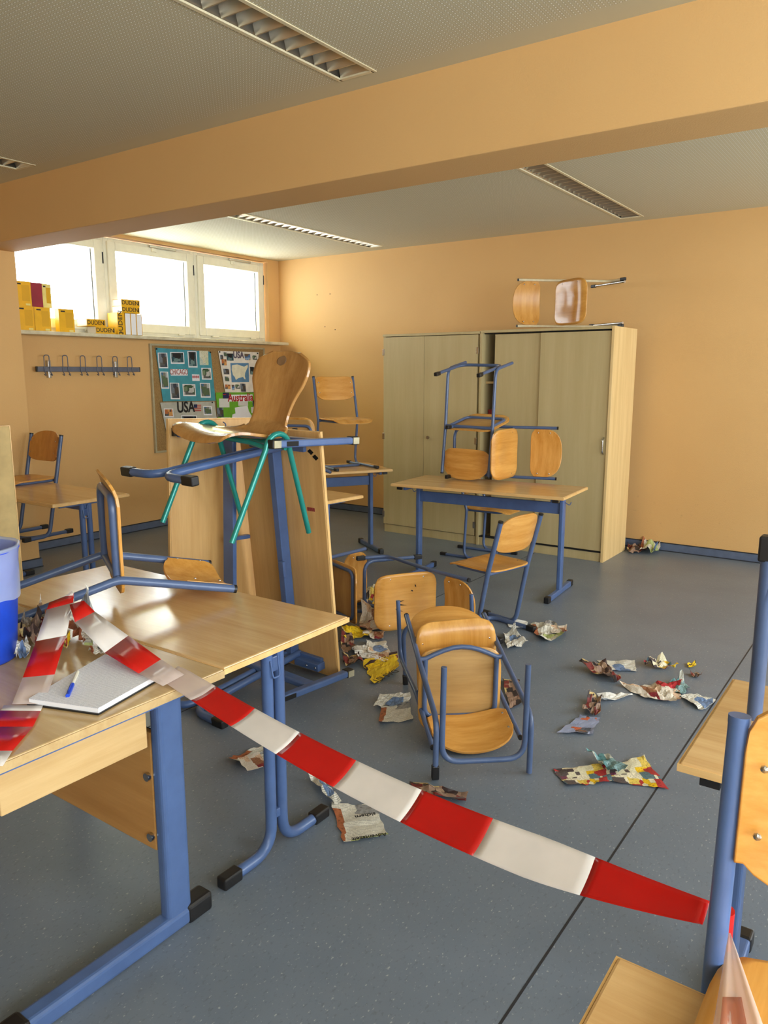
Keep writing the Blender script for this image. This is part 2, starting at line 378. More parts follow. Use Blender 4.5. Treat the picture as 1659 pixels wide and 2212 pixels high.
# ------------------------------------------------------------------ ceiling lights
def ceiling_light(x0, x1, y0, y1, label):
    t = thing('ceiling_light', label, 'ceiling light', ((x0+x1)/2, (y0+y1)/2, ZC), 0, 'recessed louvre lights')
    w, L = (x1-x0)/2, (y1-y0)/2; h = .11
    m = MB(); m.box((-w-.012, -L, -.004), (-w+.006, L, .004)); m.build('side_rim', 'lampmetal', t)
    m = MB(); m.box((w-.006, -L, -.004), (w+.012, L, .004)); m.build('side_rim', 'lampmetal', t)
    for a in (-L, L-.02): MB().box((-w, a, -.004), (w, a+.02, .004)).build('end_rim', 'lampmetal', t)
    m = MB(); m.box((-w-.01, -L, h), (w+.01, L, h+.01)).box((-w-.01, -L, .004), (-w, L, h)).box((w, -L, .004), (w+.01, L, h)).box((-w, -L-.01, .004), (w, -L, h)).box((-w, L, .004), (w, L+.01, h)); m.build('housing', 'lampmetal', t)
    for sx in (-1, 1):
        m = MB().sheet(lambda u, v: Vector((sx*(w-.002-.045*u**2), -L+.02+v*(2*L-.04), .004+.075*u)), 5, 1, .002 if sx < 0 else -.002); m.build('reflector', 'reflector', t)
    m0 = MB(); m0.tube([(0, -L+.05, .075), (0, L-.05, .075)], .013, n=10); m0.build('tube_lamp', 'white', t)
    n = int(2*L/.088); me = None
    for i in range(n+1):
        y = -L+.02+(2*L-.04)*i/n
        if me is None:
            b = MB(); prof = [(-.003, .002), (.003, .002), (.022, .055), (-.022, .055)]
            v = [(x, a, z) for x in (-w+.012, w-.012) for a, z in prof]
            b.add(v, [(0, 1, 2, 3), (7, 6, 5, 4)] + [(k, k+4, (k+1) % 4+4, (k+1) % 4) for k in range(4)])
            o = b.build('louvre_blade', 'reflector', t); me = o.data
        else:
            o = bpy.data.objects.new('louvre_blade', me); COL.objects.link(o); o.parent = t
        o.location.y = y
    m = MB(); m.bev((-w, -.016-L*.32, -.003), (w, .016-L*.32, .01), .002); m.build('cross_bar', 'lampmetal', t)
LC = lampcols()
ceiling_light(*LC[1], *LY[0], 'long louvre light in near ceiling bay, closest to the camera')
ceiling_light(*LC[0], *LY[0], 'louvre light at left edge, in front of the orange beam')
ceiling_light(*LC[1], *LY[1], 'louvre light beyond the beam, above the storage cupboard')
ceiling_light(*LC[0], *LY[1], 'louvre light beyond the beam, nearest the corner windows')

# ------------------------------------------------------------------ skid chairs
def dome_mesh():
    if 'dome' not in MT:
        b = MB(); n = 8; rings = [(.0055, 0), (.0045, .0018), (.0015, .003)]
        v = [(math.cos(2*math.pi*k/n)*q, math.sin(2*math.pi*k/n)*q, h) for q, h in rings for k in range(n)]
        b.add(v, [(i*n+k, i*n+(k+1) % n, (i+1)*n+(k+1) % n, (i+1)*n+k) for i in range(2) for k in range(n)] + [tuple(range(16, 24))], True)
        me = bpy.data.meshes.new('screw'); me.from_pydata(b.v, [], b.f); me.materials.append(MT['chrome']); MT['dome'] = me
    return MT['dome']
def screw(parent, p, nrm, s=1.0):
    o = bpy.data.objects.new('screw', dome_mesh()); COL.objects.link(o); o.parent = parent
    o.matrix_local = Matrix.Translation(Vector(p)) @ Vector(nrm).to_track_quat('Z', 'Y').to_matrix().to_4x4() @ Matrix.Diagonal((s, s, s, 1)); return o
DEF = dict(w=.185, hs=.42, ht=.76, yT=-.09, yB=.0, ds=.34, yf=.30, yr=-.12, sr=.02)
def skid_chair(t, f, u, label, dims={}, r=.0125, blue='bluegrey', arch=.035, feet='bluegrey', fcaps=(1, 1), rcaps=(1, 1), seat='plyv', back='ply', back_h=.20, oldseat=False, bow_off=2, bow=True, square=False, plug='black', fr=.0108):
    d = dict(DEF); d.update(dims); w, hs, ht, yT, yB, ds, yf, yr, sr = [d[k] for k in ('w','hs','ht','yT','yB','ds','yf','yr','sr')]
    root = thing('student_chair', label, 'chair', mat=frame(t, f, u), group='steel framed school chairs')
    for i, g in enumerate((-1, 1)):
        m = MB().tube([(g*w, yT, ht), (g*w, 0, hs), (g*w, yB, r), (g*w, yf, r)], r, [.09, .075], n=14, ref=(1, 0, 0)); m.build('post', blue, root)
        tp = Vector((g*w, yT, ht)); dr = (tp-Vector((g*w, 0, hs))).normalized()
        MB().tube([tp-dr*.004, tp+dr*.006], r*1.04, n=14).build('end_plug', plug, root)
        if fcaps[i]: MB().bev((g*w-r*1.25, yf-.05, 0), (g*w+r*1.25, yf+.008, 2.3*r), .005, 2).build('foot_cap', 'black', root)
        if rcaps[i]: MB().bev((g*(w-bow_off*r)-r*1.25, yr-.008, 0), (g*(w-bow_off*r)+r*1.25, yr+.05, 2.3*r), .005, 2).build('foot_cap', 'black', root)
    wi = w-bow_off*r; yx = min(yf-.05, yB+.17)
    if bow: MB().tube([(-wi, yr, r), (-wi, yx, r), (wi, yx, r), (wi, yr, r)], r, .075, n=14, ref=(0, 0, 1)).build('foot_bow', feet, root)
    else:
        for g in (-1, 1): MB().tube([(g*wi, yr, r), (g*wi, yf, r)], r, n=14).build('foot_bar', feet, root)
    ws = w-.03; zf = hs; y1 = ds-.045
    m = MB().tube([(-ws, -.0, zf), (-ws, y1, zf), (ws, y1, zf), (ws, -.0, zf)], fr, .05, n=10, ref=(0, 0, 1))
    if oldseat:
        m.tube([(-w, 0, zf)] + [(-ws+2*ws*k/8, -.05*math.sin(math.pi*k/8), zf) for k in range(9)] + [(w, 0, zf)], .0105, n=10, ref=(0, 0, 1))
    else: m.tube([(-w, 0, zf), (w, 0, zf)], .0125, n=10)
    m.build('seat_frame', blue, root)
    hw = w-.004; n1 = 6.0; y0s, y1s = -sr-.02, ds+.02
    def sf(a, b):
        # a across, b along (cosine spaced for round corners)
        v = -math.cos(math.pi*min(max(b, .0), 1.0)); k = max(1-abs(v)**n1, 0.0)**(1/n1); k = max(k, .55)
        x = (a*2-1)*hw*k; y = (y0s+y1s)/2+v*(y1s-y0s)/2
        q = (v+1)/2
        z = hs+.021-.016*math.exp(-((x/.11)**2+((q-.42)/.3)**2)) - (.03*((q-.78)/.22)**2 if q > .78 else 0)
        return Vector((x, y, z))
    so = MB().sheet(sf, 18, 16, .009).build('seat', seat, root)
    MB().sheet(lambda a, b: sf(.03+.94*a, .04+.92*b)-Vector((0, 0, .0092)), 14, 12, .0006).build('seat_underside', 'plyu', root)
    top = Vector((0, yT, ht)); ln = (top-Vector((0, 0, hs))); L = ln.length; e = ln/L; nb = Vector((0, e.z, -e.y))
    bw = w-.013; b0, b1 = L-back_h, L+arch; 
    def bf(a, b):
        v = -math.cos(math.pi*b); n2 = (7 if square else 2.6) if v > 0 else (4.0 if square else 5.0)
        x = -math.cos(math.pi*a)
        edge = (1-abs(x)**n2)**(1/n2) if abs(x) < 1 else 0
        mid = (b1+b0)/2-.01; h = (b1-mid)*max(edge, .22 if not square else .5) if v > 0 else (mid-b0)*max(edge, .7)
        sft = mid+v*h
        p = Vector((0, 0, hs))+e*sft+nb*(.014-.034*(1-x*x)); p.x = x*bw; return p
    bo = MB().sheet(bf, 18, 12, -.009).build('backrest', back, root)
    for g in (-1, 1):
        for q in (L-.05, L-.14):
            p = Vector((0, 0, hs))+e*q+nb*.018; p.x = g*(bw-.024); screw(root, p, nb)
        for yy in (.05, ds-.07): screw(root, (g*(ws-.004), yy, hs+.018), (0, 0, 1))
    return root
CH = {
 'C1': ([-5.528,3.257,.327],[.057,-.998,0],[0,0,1],dict(w=.185,hs=.427,ht=.759,yT=-.073,yB=.091)),
 'C2': ([-2.52,1.251,.868],[.027,-.024,.999],[.465,.885,.009],dict(w=.181,hs=.406,ht=.803,yT=-.087,yB=-.11,ds=.319,yr=-.11,sr=.05)),
 'C4': ([-4.22,5.284,.746],[.909,-.416,0],[0,0,1],dict(w=.192,hs=.404,ht=.773,yT=-.085,yB=-.058,ds=.32,yf=.358,yr=-.147)),
 'C5': ([-1.949,4.044,0],[-.975,.222,0],[0,0,1],dict(w=.186,hs=.404,ht=.724,yT=-.087,yB=.08,ds=.326,yf=.338,yr=-.088)),
 'C6': ([-1.269,2.477,.345],[.004,-.033,-.999],[-.68,.733,-.027],dict(w=.188,hs=.412,ht=.749,yT=-.095,yB=.104,ds=.309,yf=.335,yr=-.109)),
 'C6b':([-1.917,3.178,.141],[-.027,-.032,.999],[.694,-.72,-.004],dict(w=.187,yB=.01,yf=.309,yr=-.133,ds=.305)),
 'C7': ([-2.836,5.073,1.578],[-.015,.984,.179],[-.023,.179,-.984],dict(w=.201,hs=.436,ht=.789,yT=-.098,yB=.09,ds=.343,yf=.373,yr=-.139)),
 'C8': ([-2.993,5.345,.957],[.003,-.999,0],[1,.003,.002],dict(w=.190,hs=.427,ht=.75,yT=-.077,ds=.318,yf=.288,yr=-.114)),
 'C11':([-2.767,4.082,.196],[-.507,-.862,.02],[.862,-.507,.002],dict(w=.177,hs=.441,ht=.741,yT=-.099,yB=.089,yf=.296,yr=-.157)),
 'C12':([-3.205,3.319,.201],[.934,-.358,-.004],[.358,.934,-.002],dict(w=.184)),
 'C10':([-2.443,6.735,2.136],[.856,-.515,0],[-.516,-.856,0],dict(w=.189,hs=.423,ht=.782,yT=-.101,yB=.13,ds=.324,yf=.318,yr=-.10)),
}
def mk(k, label, **kw): t, f, u, d = CH[k]; return skid_chair(t, f, u, label, d, **kw)
mk('C1', 'upright chair hooked over the far left table under the coat rack', r=.0145, back='plyb')
mk('C2', 'chair lying on its back on the front tables with barrier tape tied to it', r=.0145, back='plyv', fr=.014, square=True, arch=.01)
mk('C4', 'chair standing upright on top of the table by the back corner', r=.011, arch=.008, square=True)
mk('C5', 'chair standing upright on the floor in front of the cupboard table', r=.0145)
mk('C6', 'foremost overturned chair on the floor, underside of its seat facing us', r=.0115, oldseat=True, fcaps=(1, 0), rcaps=(0, 0), seat='plyv')
mk('C6b', 'overturned chair tangled behind the foremost one, backrest flat on the floor', r=.0105, fcaps=(0, 0))
mk('C7', 'upside down chair balanced on the table in front of the cupboard', r=.012, fcaps=(0, 0))
mk('C8', 'chair on its side on the cupboard table, right of the upside down chair', r=.0115)
mk('C11', 'fallen chair on its side with black scratches on its seat', r=.012, fcaps=(0, 1))
mk('C12', 'fallen chair on its side half hidden behind the upended tables', r=.0125)
mk('C10', 'cream framed chair lying on its side on top of the storage cupboard', r=.0105, blue='cream', feet='chrome', seat='plyv', bow=False)
# chair behind the table in front of the cupboard, chairs on the right hand tables, chair behind the shell chair
skid_chair((-3.09, 5.76, 0), (1, .03, 0), (0, 0, 1), 'upright chair between the cupboard and the table before it', dict(yr=-.25, yB=-.02, ht=.74), r=.0115)
skid_chair((.025, 1.000, .334), (0, -1, 0), (0, 0, 1), 'chair hooked on the nearest right table with tape knotted round its post', dict(w=.185, yT=-.03, ht=.772, yB=.02), r=.0135, back_h=.22, plug='blue', blue='blue', square=True, arch=.03)
skid_chair((-.065, 1.82, .89), (0, 0, 1), (0, 1, 0), 'chair lying on its back on the right table, feet pointing up', dict(w=.19, yB=.05, yf=.30, ht=.76), r=.0165, bow_off=0, rcaps=(0, 0))
Mx = frame((0, 0, 0), (0, 0, 1), (-.35, .93, 0)); P = at(679, 913, z=1.19)
tt = P - (Mx.to_3x3() @ Vector((-.18, .32, .43)))
skid_chair((tt.x, tt.y, tt.z), (0, 0, 1), (-.35, .93, 0), 'chair lying on its back on the low table behind the moulded chair', dict(w=.185), r=.013)

# ------------------------------------------------------------------ moulded shell chair
def shell_chair():
    t = thing('shell_chair', 'moulded plywood shell chair with green legs perched on the upended tables', 'chair', mat=frame((-2.564, 2.429, .849), (-.036, -.997, .068), (.073, .066, .995)))
    for g in (-1, 1):
        P = [(g*.234, .217, 0)]
        for k in range(13):
            a = math.pi*k/12; P.append((g*(.236), -.012+.072*math.cos(a), .395+.068*math.sin(a)))
        P.append((g*.234, -.259, 0))
        MB().tube(P, .0125, n=14, ref=(1, 0, 0)).build('leg_arch', 'teal', t)
    m = MB(); 
    for yy in (.05, -.06): m.tube([(-.236, yy*1.0, .40), (-.12, yy, .412), (.12, yy, .412), (.236, yy, .40)], .011, .03, n=10)
    m.build('cross_bar', 'teal', t)
    # shell profile: seat front lip, seat, bend, back; width along the path
    prof = [(.235, .405), (.225, .428), (.17, .441), (.08, .436), (-.02, .428), (-.09, .428), (-.145, .440), (-.18, .475), (-.200, .53), (-.215, .60), (-.232, .68), (-.25, .745), (-.262, .79), (-.272, .825)]
    wid = [.15, .185, .205, .21, .205, .185, .15, .125, .118, .135, .172, .178, .160, .09]
    def cr(a, s):
        n = len(a)-1; s = max(0, min(.9999, s))*n; i = int(s); q = s-i
        p = [a[max(0, min(n, i+k-1))] for k in range(4)]
        f = lambda w, x, y, z: .5*(2*x+(-w+y)*q+(2*w-5*x+4*y-z)*q*q+(-w+3*x-3*y+z)*q**3)
        return tuple(f(*[c[j] for c in p]) for j in range(2)) if isinstance(a[0], tuple) else f(*p)
    def fn(u, v):
        y, z = cr(prof, v); hw = cr(wid, v); x = u*2-1
        dish = .022*(1-x*x) if v < .5 else .0
        bk = .03*(1-x*x) if v > .55 else 0
        return Vector((x*hw, y-bk+(.01 if v > .55 else 0), z-dish+.012*(v < .5)))
    MB().sheet(fn, 20, 52, .011).build('seat_shell', 'shell', t)
    def kn(u, v):
        a = math.sqrt(max(.02, 1-(2*v-1)**2)); return fn(.60+(u-.5)*.17*a, .905+(v-.5)*.085) + Vector((0, .0115, .001))
    MB().sheet(kn, 8, 8, .0008).build('grain_knot', plain('knot', (136, 104, 72), .22), t)
    for p in ((-.1, .09, .430), (.1, .09, .430), (-.1, -.04, .421), (.1, -.04, .421)): screw(t, p, (0, 0, 1), 1.1)
    return t
shell_chair()

# ------------------------------------------------------------------ tables
def top_slab(t, L, D, h, th=.024, mat='table', chamfer=0):
    MB().bev((-L/2, -D/2, h-th), (L/2, D/2, h), .005, 2).build('table_top', mat, t)
    m = MB(); e = .0035
    m.box((-L/2-e, -D/2-e, h-th+.004), (L/2+e, -D/2+.0, h-.004)).box((-L/2-e, D/2, h-th+.004), (L/2+e, D/2+e, h-.004)).box((-L/2-e, -D/2, h-th+.004), (-L/2, D/2, h-.004)).box((L/2, -D/2, h-th+.004), (L/2+e, D/2, h-.004))
    m.build('edge_band', 'edge', t)
def table_T(label, mat, L=1.3, D=.55, h=.745, ft=.26, fin=.09, top='table', rail_y=.0, sole=False, hooks=True):
    """column legs on flat feet, one deep rail"""
    t = thing('student_table', label, 'table', mat=mat, group='school tables'); top_slab(t, L, D, h, mat=top)
    MB().bev((-L/2+fin, -.012, h-.165), (L/2-fin, .012, h-.085), .003).build('rail', 'blue', t)
    for s in (-1, 1):
        x = s*(L/2-fin)
        MB().bev((x-.016, -.03, .035), (x+.016, .03, h-.03), .009, 3).build('leg', 'blue', t)
        f = MB().bev((x-.0165, -ft+.03, .002), (x+.0165, ft-.03, .042), .008, 3).build('foot', 'blue', t)
        MB().bev((x-.012, -D/2+.04, h-.05), (x+.012, D/2-.04, h-.025), .003).build('top_bearer', 'blue', t)
        for g in (-1, 1):
            a, b = sorted((g*(ft-.05), g*ft)); MB().bev((x-.02, a, 0), (x+.02, b, .046), .008, 3).build('foot_cap', 'black', t)
            if sole: MB().bev((x-.016, a+.006, -.003), (x+.016, b-.004, .002), .002).build('glide', 'sole', t)
        if sole: MB().bev((x-.011, -ft+.08, -.0005), (x+.011, -ft+.15, .004), .0019, 2).build('slot', 'dark', t)
        if hooks: MB().tube([(x+s*.016, 0, h-.08), (x+s*.05, 0, h-.10), (x+s*.06, 0, h-.075)], .003, .012, n=8).build('bag_hook', 'blue', t)
    for s in (-1, 1): MB().box((s*(L/2-.06)-.02, -D/2+.012, h-.045), (s*(L/2-.06)+.02, -D/2+.03, h-.024)).build('top_clip', 'black', t)
    return t
def table_D(label, mat, L=1.3, D=.56, h=.745, ft=.25, fin=.085, top='table', r=.0185, under=None):
    """twin round tubes per end, bent apart into feet"""
    t = thing('student_table', label, 'table', mat=mat, group='school tables'); top_slab(t, L, D, h, mat=top)
    MB().bev((-L/2+fin, -.02, h-.085), (L/2-fin, .02, h-.027), .004).build('rail', 'blue', t)
    for s in (-1, 1):
        x = s*(L/2-fin)
        for g in (-1, 1):
            MB().tube([(x, g*.026, h-.03), (x, g*.026, r), (x, g*(ft-.01), r)], r, .09, n=16, ref=(1, 0, 0)).build('leg', 'blue', t)
            a, b = sorted((g*(ft-.075), g*ft)); MB().bev((x-r*1.12, a, 0), (x+r*1.12, b, 2.15*r), .007, 3).build('foot_cap', 'black', t)
        MB().bev((x-.008, -.012, .12), (x+.008, .012, .15), .003).build('spacer', 'blue', t)
        MB().bev((x-.012, -.014, h-.12), (x+.012, .014, h-.07), .004).build('spacer', 'blue', t)
        MB().bev((x-.012, -D/2+.09, h-.045), (x+.012, D/2-.09, h-.024), .003).build('top_bearer', 'blue', t)
        b = MB().tube([(x+s*.02, -.03, h-.075), (x+s*.03, -.03, h-.13), (x+s*.03, .0, h-.13), (x+s*.022, 0, h-.05)], .003, .01, n=8).build('bag_hook', 'blue', t)
    return t
def T(x, y, rz=0): return Matrix.Translation((x, y, 0)) @ Matrix.Rotation(rz, 4, 'Z')
def RM(xa, za, t):      # local x and z axes in the world
    z = Vector(za).normalized(); y = z.cross(Vector(xa)).normalized(); x = y.cross(z)
    m = Matrix((x, y, z)).transposed().to_4x4(); m.translation = Vector(t); return m
table_D('twin tube table at front centre, corner pointing right, beside the desk', T(-2.1645, 1.674), L=1.275, D=.56)
A5 = math.atan2(.11, 1.31)
table_T('table in front of the cupboard carrying two stacked chairs', T(-2.585, 4.985, A5), L=1.31, D=.56, ft=.28)
table_T('table by the back corner with one chair standing on it', T(-4.276, 4.96, math.atan2(.85, .52)), L=1.3, D=.55)
table_D('low table edge showing behind the upended tables', T(-3.73, 3.87, R(-6)), L=1.3, D=.56)
table_D('far left table by the pier, below the hooked chair', T(-5.05, 2.935), L=1.3, D=.56)
table_T('right hand table behind the taped chair, corner towards the camera', T(.297, 1.855), L=1.3, D=.55)
table_T('nearest table, its corner cut by the bottom right of the frame', T(.371, .690), L=1.3, D=.556, h=.742)
# the two tables standing on end, legs interlocked
ta = table_D('upended table on its end, underside with twin tube legs facing us', RM((.007, -.102, .995), (.05, .994, .102), (-2.653, 2.125, .569)), L=1.276, D=.563, h=.757, fin=.084, top='under')
tb = table_T('upended table on its end at left, sole of its foot bar facing right', RM((.01, .033, .999), (-.996, .084, .007), (-2.239, 2.638, .662)), L=1.311, D=.569, h=.758, ft=.275, fin=.074, top='under', sole=True)
m = MB().bev((-.60, .03, .757-.08), (-.56, .2, .757-.026), .003); m.build('bracket', 'blue', ta)
for yy in (.12, .18): screw(ta, (-.58, yy, .757-.081), (0, 0, -1), 1.2)
m = MB().bev((-.1, .012, .757-.11), (-.02, .045, .757-.09), .003); m.build('bracket', 'blue', ta)
m = MB().bev((.03, .012, .758-.12), (.05, .14, .758-.09), .003); m.build('bracket', 'blue', tb)
# stickers on the upended table
st = MB()
for a, b, c in ((.545, .215, .014), (.52, .245, .013)):
    st.add([(a, b-.02, .732), (a+.012, b, .732), (a-.004, b+.022, .732), (a-.018, b+.004, .732)], [(0, 1, 2, 3), (3, 2, 1, 0)])
st.build('black_tape_scrap', 'black', ta)
st = MB()
for k in range(4): st.box((.245, .165+k*.013, .7315), (.263, .175+k*.013, .7325))
st.build('red_stamp', plain('red_ink', (150, 40, 50), .5), ta)
# board standing at the left edge
P = at(23, 922, z=1.3)
zE = Vector((.95, -.312, 0)); tE0 = P + Vector((-.312, -.95, 0))*.285 - zE*.745
tE = table_T('upended table at far left edge, plain top facing us', RM((0, 0, 1), zE, (tE0.x, tE0.y, .653)), L=1.3, D=.56, top='raw', hooks=False)

# ------------------------------------------------------------------ teacher's desk
def desk():
    t = thing('teacher_desk', 'front left desk with notepad, pen and blue bin on it', 'desk', (-2.325, 1.04, 0))
    L, D, h = 1.6, .70, .742
    MB().bev((-L/2, -D/2, h-.026), (L/2, D/2, h), .004, 2).build('table_top', 'desk', t)
    m = MB(); m.box((L/2, -D/2, h-.024), (L/2+.003, D/2, h-.003)).box((-L/2, -D/2-.003, h-.024), (L/2, -D/2, h-.003)); m.build('edge_band', 'desk', t)
    MB().box((L/2-.045, -D/2+.03, h-.032), (L/2-.006, D/2-.05, h-.026)).build('under_rail', 'blue', t)
    for s in (-1, 1):
        x = s*(L/2-.075)
        MB().bev((x-.022, .163, .03), (x+.022, .247, h-.028), .015, 4).build('leg', 'blue', t)
        MB().bev((x-.027, -.27, .003), (x+.027, .255, .055), .012, 3).build('foot', 'blue', t)
        for a, b in ((-.33, -.245), (.225, .315)): MB().bev((x-.031, a, 0), (x+.031, b, .06), .012, 3).build('foot_cap', 'black', t)
    p = MB().bev((-L/2+.1, .165, .25), (L/2-.095, .183, .60), .003).build('modesty_panel', 'modesty', t)
    for zz in (.29, .47): MB().tube([(L/2-.11, .17, zz), (L/2-.11, .155, zz)], .012, n=10).build('bolt', 'chrome', t)
    MB().bev((L/2-.095, .18, .5), (-L/2+.1, .22, .57), .003).build('cross_rail', 'blue', t)
    b = MB().bev((L/2-.45, -.27, .592), (L/2-.045, .12, .707), .003).build('drawer_box', 'panel', t)
    return t
desk()

# ------------------------------------------------------------------ storage cupboards
def cupboard_hinged():
    x0, x1, y0, y1, h = -4.325, -3.285, 6.12, 6.68, 1.915
    t = thing('storage_cupboard', 'left half of the storage cupboards with two closed hinged doors', 'cupboard', ((x0+x1)/2, 6.4, 0))
    w = (x1-x0)/2; a, b = y0-6.4, y1-6.4
    MB().bev((-w, a+.02, .075), (-w+.019, b, h-.022), .001).build('side_panel', 'cup', t)
    MB().bev((w-.019, a+.02, .075), (w, b, h-.022), .001).build('side_panel', 'cup', t)
    MB().bev((-w-.004, a-.006, h-.022), (w, b, h), .002).build('top_panel', 'cup', t)
    MB().bev((-w+.005, a+.012, 0), (w-.005, b-.02, .075), .001).build('plinth', 'cup', t)
    MB().box((-w+.02, b-.008, .08), (w-.02, b-.001, h-.03)).build('back_panel', 'cupin', t)
    mid = -3.862-(x0+x1)/2
    for i, (p, q) in enumerate(((-w+.002, mid-.0015), (mid+.0015, w-.022))):
        d = MB().bev((p, a, .082), (q, a+.019, h-.027), .0015).build('door', 'cup', t)
        xx = p if i == 0 else q
        for zz in (.18, .95, 1.75): MB().bev((xx-.012, a-.004, zz-.03), (xx+.012, a+.004, zz+.03), .002).build('hinge_clip', 'chrome', d)
        if i: MB().tube([(p+.055, a, .96), (p+.055, a-.02, .96)], .012, n=12, r2=.016).build('knob', 'chrome', d)
cupboard_hinged()
def cupboard_sliding():
    x0, x1, y0, y1, h = -3.28, -2.085, 6.12, 6.68, 1.92
    t = thing('storage_cupboard', 'right half of the storage cupboards, sliding doors left open a gap', 'cupboard', ((x0+x1)/2, 6.4, 0))
    w = (x1-x0)/2; a, b = y0-6.4, y1-6.4; cx = (x0+x1)/2
    MB().bev((-w, a-.005, 0), (-w+.022, b, h-.022), .001).build('side_panel', 'cup', t)
    MB().bev((w-.022, a-.012, 0), (w, b, h), .0015).build('side_panel', 'cup_lit_side', t)
    MB().bev((-w+.001, a-.006, h-.022), (w-.022, b, h), .002).build('top_panel', 'cup', t)
    MB().bev((-w+.022, a+.01, 0), (w-.022, b-.02, .075), .001).build('plinth', 'cup', t)
    MB().box((-w+.022, b-.008, .08), (w-.022, b-.001, h-.025)).build('back_panel', 'cupin', t)
    MB().box((-w+.022, a+.005, .075), (w-.022, a+.06, .085)).build('track', 'dark', t)
    MB().box((-w+.022, a+.03, h-.03), (w-.022, a+.06, h-.022)).build('track', 'dark', t)
    for z in (.47, .80, 1.13, 1.48): MB().bev((-w+.022, a+.075, z-.02), (w-.022, b-.01, z), .001).build('shelf', 'cupin', t)
    MB().bev((-3.155-cx, a+.035, .09), (-2.70-cx, a+.053, h-.035), .0015).build('door', 'cup', t)
    d = MB().bev((-2.716-cx, a+.008, .09), (w-.026, a+.026, h-.035), .0015).build('door', 'cup', t)
    MB().tube([(-2.135-cx, a+.01, .90), (-2.135-cx, a-.018, .915), (-2.135-cx, a-.018, 1.02), (-2.135-cx, a+.01, 1.035)], .006, .03, n=10).build('handle', 'chrome', d)
cupboard_sliding()
redb = plain('red_binding', (150, 34, 38), .5)
for k in range(7):
    o = MB().bev((-.05, -.1, 0), (.05, .06, .0135), .002).build('exercise_book', redb); o.location = (-3.195, 6.33, 1.1305+k*.0142); o.rotation_euler.z = .03*((k*7) % 3-1)
    MB().box((-.048, -.0985, .002), (.051, .061, .0115)).build('page_block', 'paperwhite', o)
    tag(o, ('lowest', 'second lowest', 'third lowest', 'middle', 'third highest', 'second highest', 'topmost')[k] + ' thin red book of the stack inside the cupboard gap' if k != 3 else 'middle thin red book of the stack inside the cupboard gap', 'book', 'red books in the cupboard')

# ------------------------------------------------------------------ coat rack
def coat_rack():
    t = thing('coat_rack', 'dark grey wall coat rack with six wire hooks under the window', 'coat rack', (XW, 4.273, 1.587))
    MB().bev((.04, -.527, -.022), (.062, .527, .022), .004).build('bar', 'grey', t)
    for s in (-.527, .527): MB().bev((.039, s-.006, -.023), (.063, s+.006, .023), .003).build('end_plug', 'black', t)
    for y in (3.875, 4.553): MB().bev((0, y-4.273-.014, -.075), (.04, y-4.273+.014, .075), .003).build('bracket', 'chrome', t)
    for y in (3.835, 4.01, 4.185, 4.355, 4.525, 4.685):
        a = y-4.273
        MB().tube([(.066, a-.03, -.045), (.10, a-.03, -.06), (.066, a-.026, -.02), (.066, a-.024, .12), (.066, a+.024, .12), (.066, a+.026, -.02), (.10, a+.03, -.06), (.066, a+.03, -.045)], .0042, .022, n=8).build('hook', 'grey', t)
coat_rack()

# ------------------------------------------------------------------ pin board and posters
XB = XW+.03
def wq(x, y, d=0): return at(x, y, X=XB+d)
def plate(name, pts, d0, d1, mat, parent=None, uv=True):
    """thin flat piece on the board: corner pixels give where it lies on the wall plane"""
    n = len(pts); a = [wq(*p, d=d0) for p in pts]; b = [wq(*p, d=d1) for p in pts]
    m = MB(); m.add(a+b, [tuple(range(n, 2*n)), tuple(range(n-1, -1, -1))] + [(i, (i+1) % n, (i+1) % n+n, i+n) for i in range(n)])
    if n == 4: m.uv = [(0, 1), (1, 1), (1, 0), (0, 0)]*2
    else: m.uv = [((v[1]-4.9)*2, v[2]*2) for v in m.v]
    # make the front face look towards the room
    o = m.build(name, mat, parent); return o
brd = thing('pin_board', 'cork pin board on the window wall covered with country posters', 'pin board')
MB().box((XW, 4.985, .78), (XW+.02, 6.55, 1.82)).build('cork_panel', 'cork', brd)
fm = plain('aluminium_frame', (176, 166, 134), .4)
for a, b in (((XW, 4.965, .76), (XW+.028, 4.985, 1.84)), ((XW, 6.55, .76), (XW+.028, 6.57, 1.84)), ((XW, 4.985, 1.82), (XW+.028, 6.55, 1.84)), ((XW, 4.985, .76), (XW+.028, 6.55, .78))): MB().bev(a, b, .003).build('frame_bar', fm, brd)
q2 = lambda x, y: (320+x/4.366, 730+y/4.366)
PIC = [printed('photo_print_%d' % i, p, 2.2, 0, i*1.3, (90, 90, 90), 1.0) for i, p in enumerate((
    [(60, 66, 76), (120, 130, 140), (170, 176, 170), (80, 70, 60)], [(70, 110, 150), (180, 190, 190), (90, 110, 80), (130, 130, 120)],
    [(24, 30, 40), (40, 80, 90), (20, 20, 24), (110, 140, 140)], [(190, 110, 60), (60, 40, 36), (220, 160, 90), (40, 40, 60)],
    [(80, 120, 170), (200, 160, 110), (110, 90, 70), (150, 180, 210)], [(60, 90, 60), (120, 140, 110), (200, 200, 196), (50, 60, 50)]))]
NOTE = printed('handwritten_note', [(230, 230, 224)], 6, .5, 2.0, (232, 232, 226), 0, (120, 120, 124))
def pinned(parent, boxes, border=True, rot=0):
    for k, (x0, y0, x1, y1) in enumerate(boxes):
        sk = (y1-y0)*.07
        c = [q2(x0, y0), q2(x1, y0+2), q2(x1+sk, y1+1), q2(x0+sk, y1)]
        o = plate('photo', c, .002, .0035, 'paperwhite' if border else PIC[k % 6], parent)
        if border:
            i = 8; c = [q2(x0+i, y0+i), q2(x1-i, y0+i), q2(x1-i+sk, y1-i*1.4), q2(x0+i+sk, y1-i*1.4)]
            plate('picture', c, .0035, .0042, PIC[(k*5+int(x0)) % 6], o)
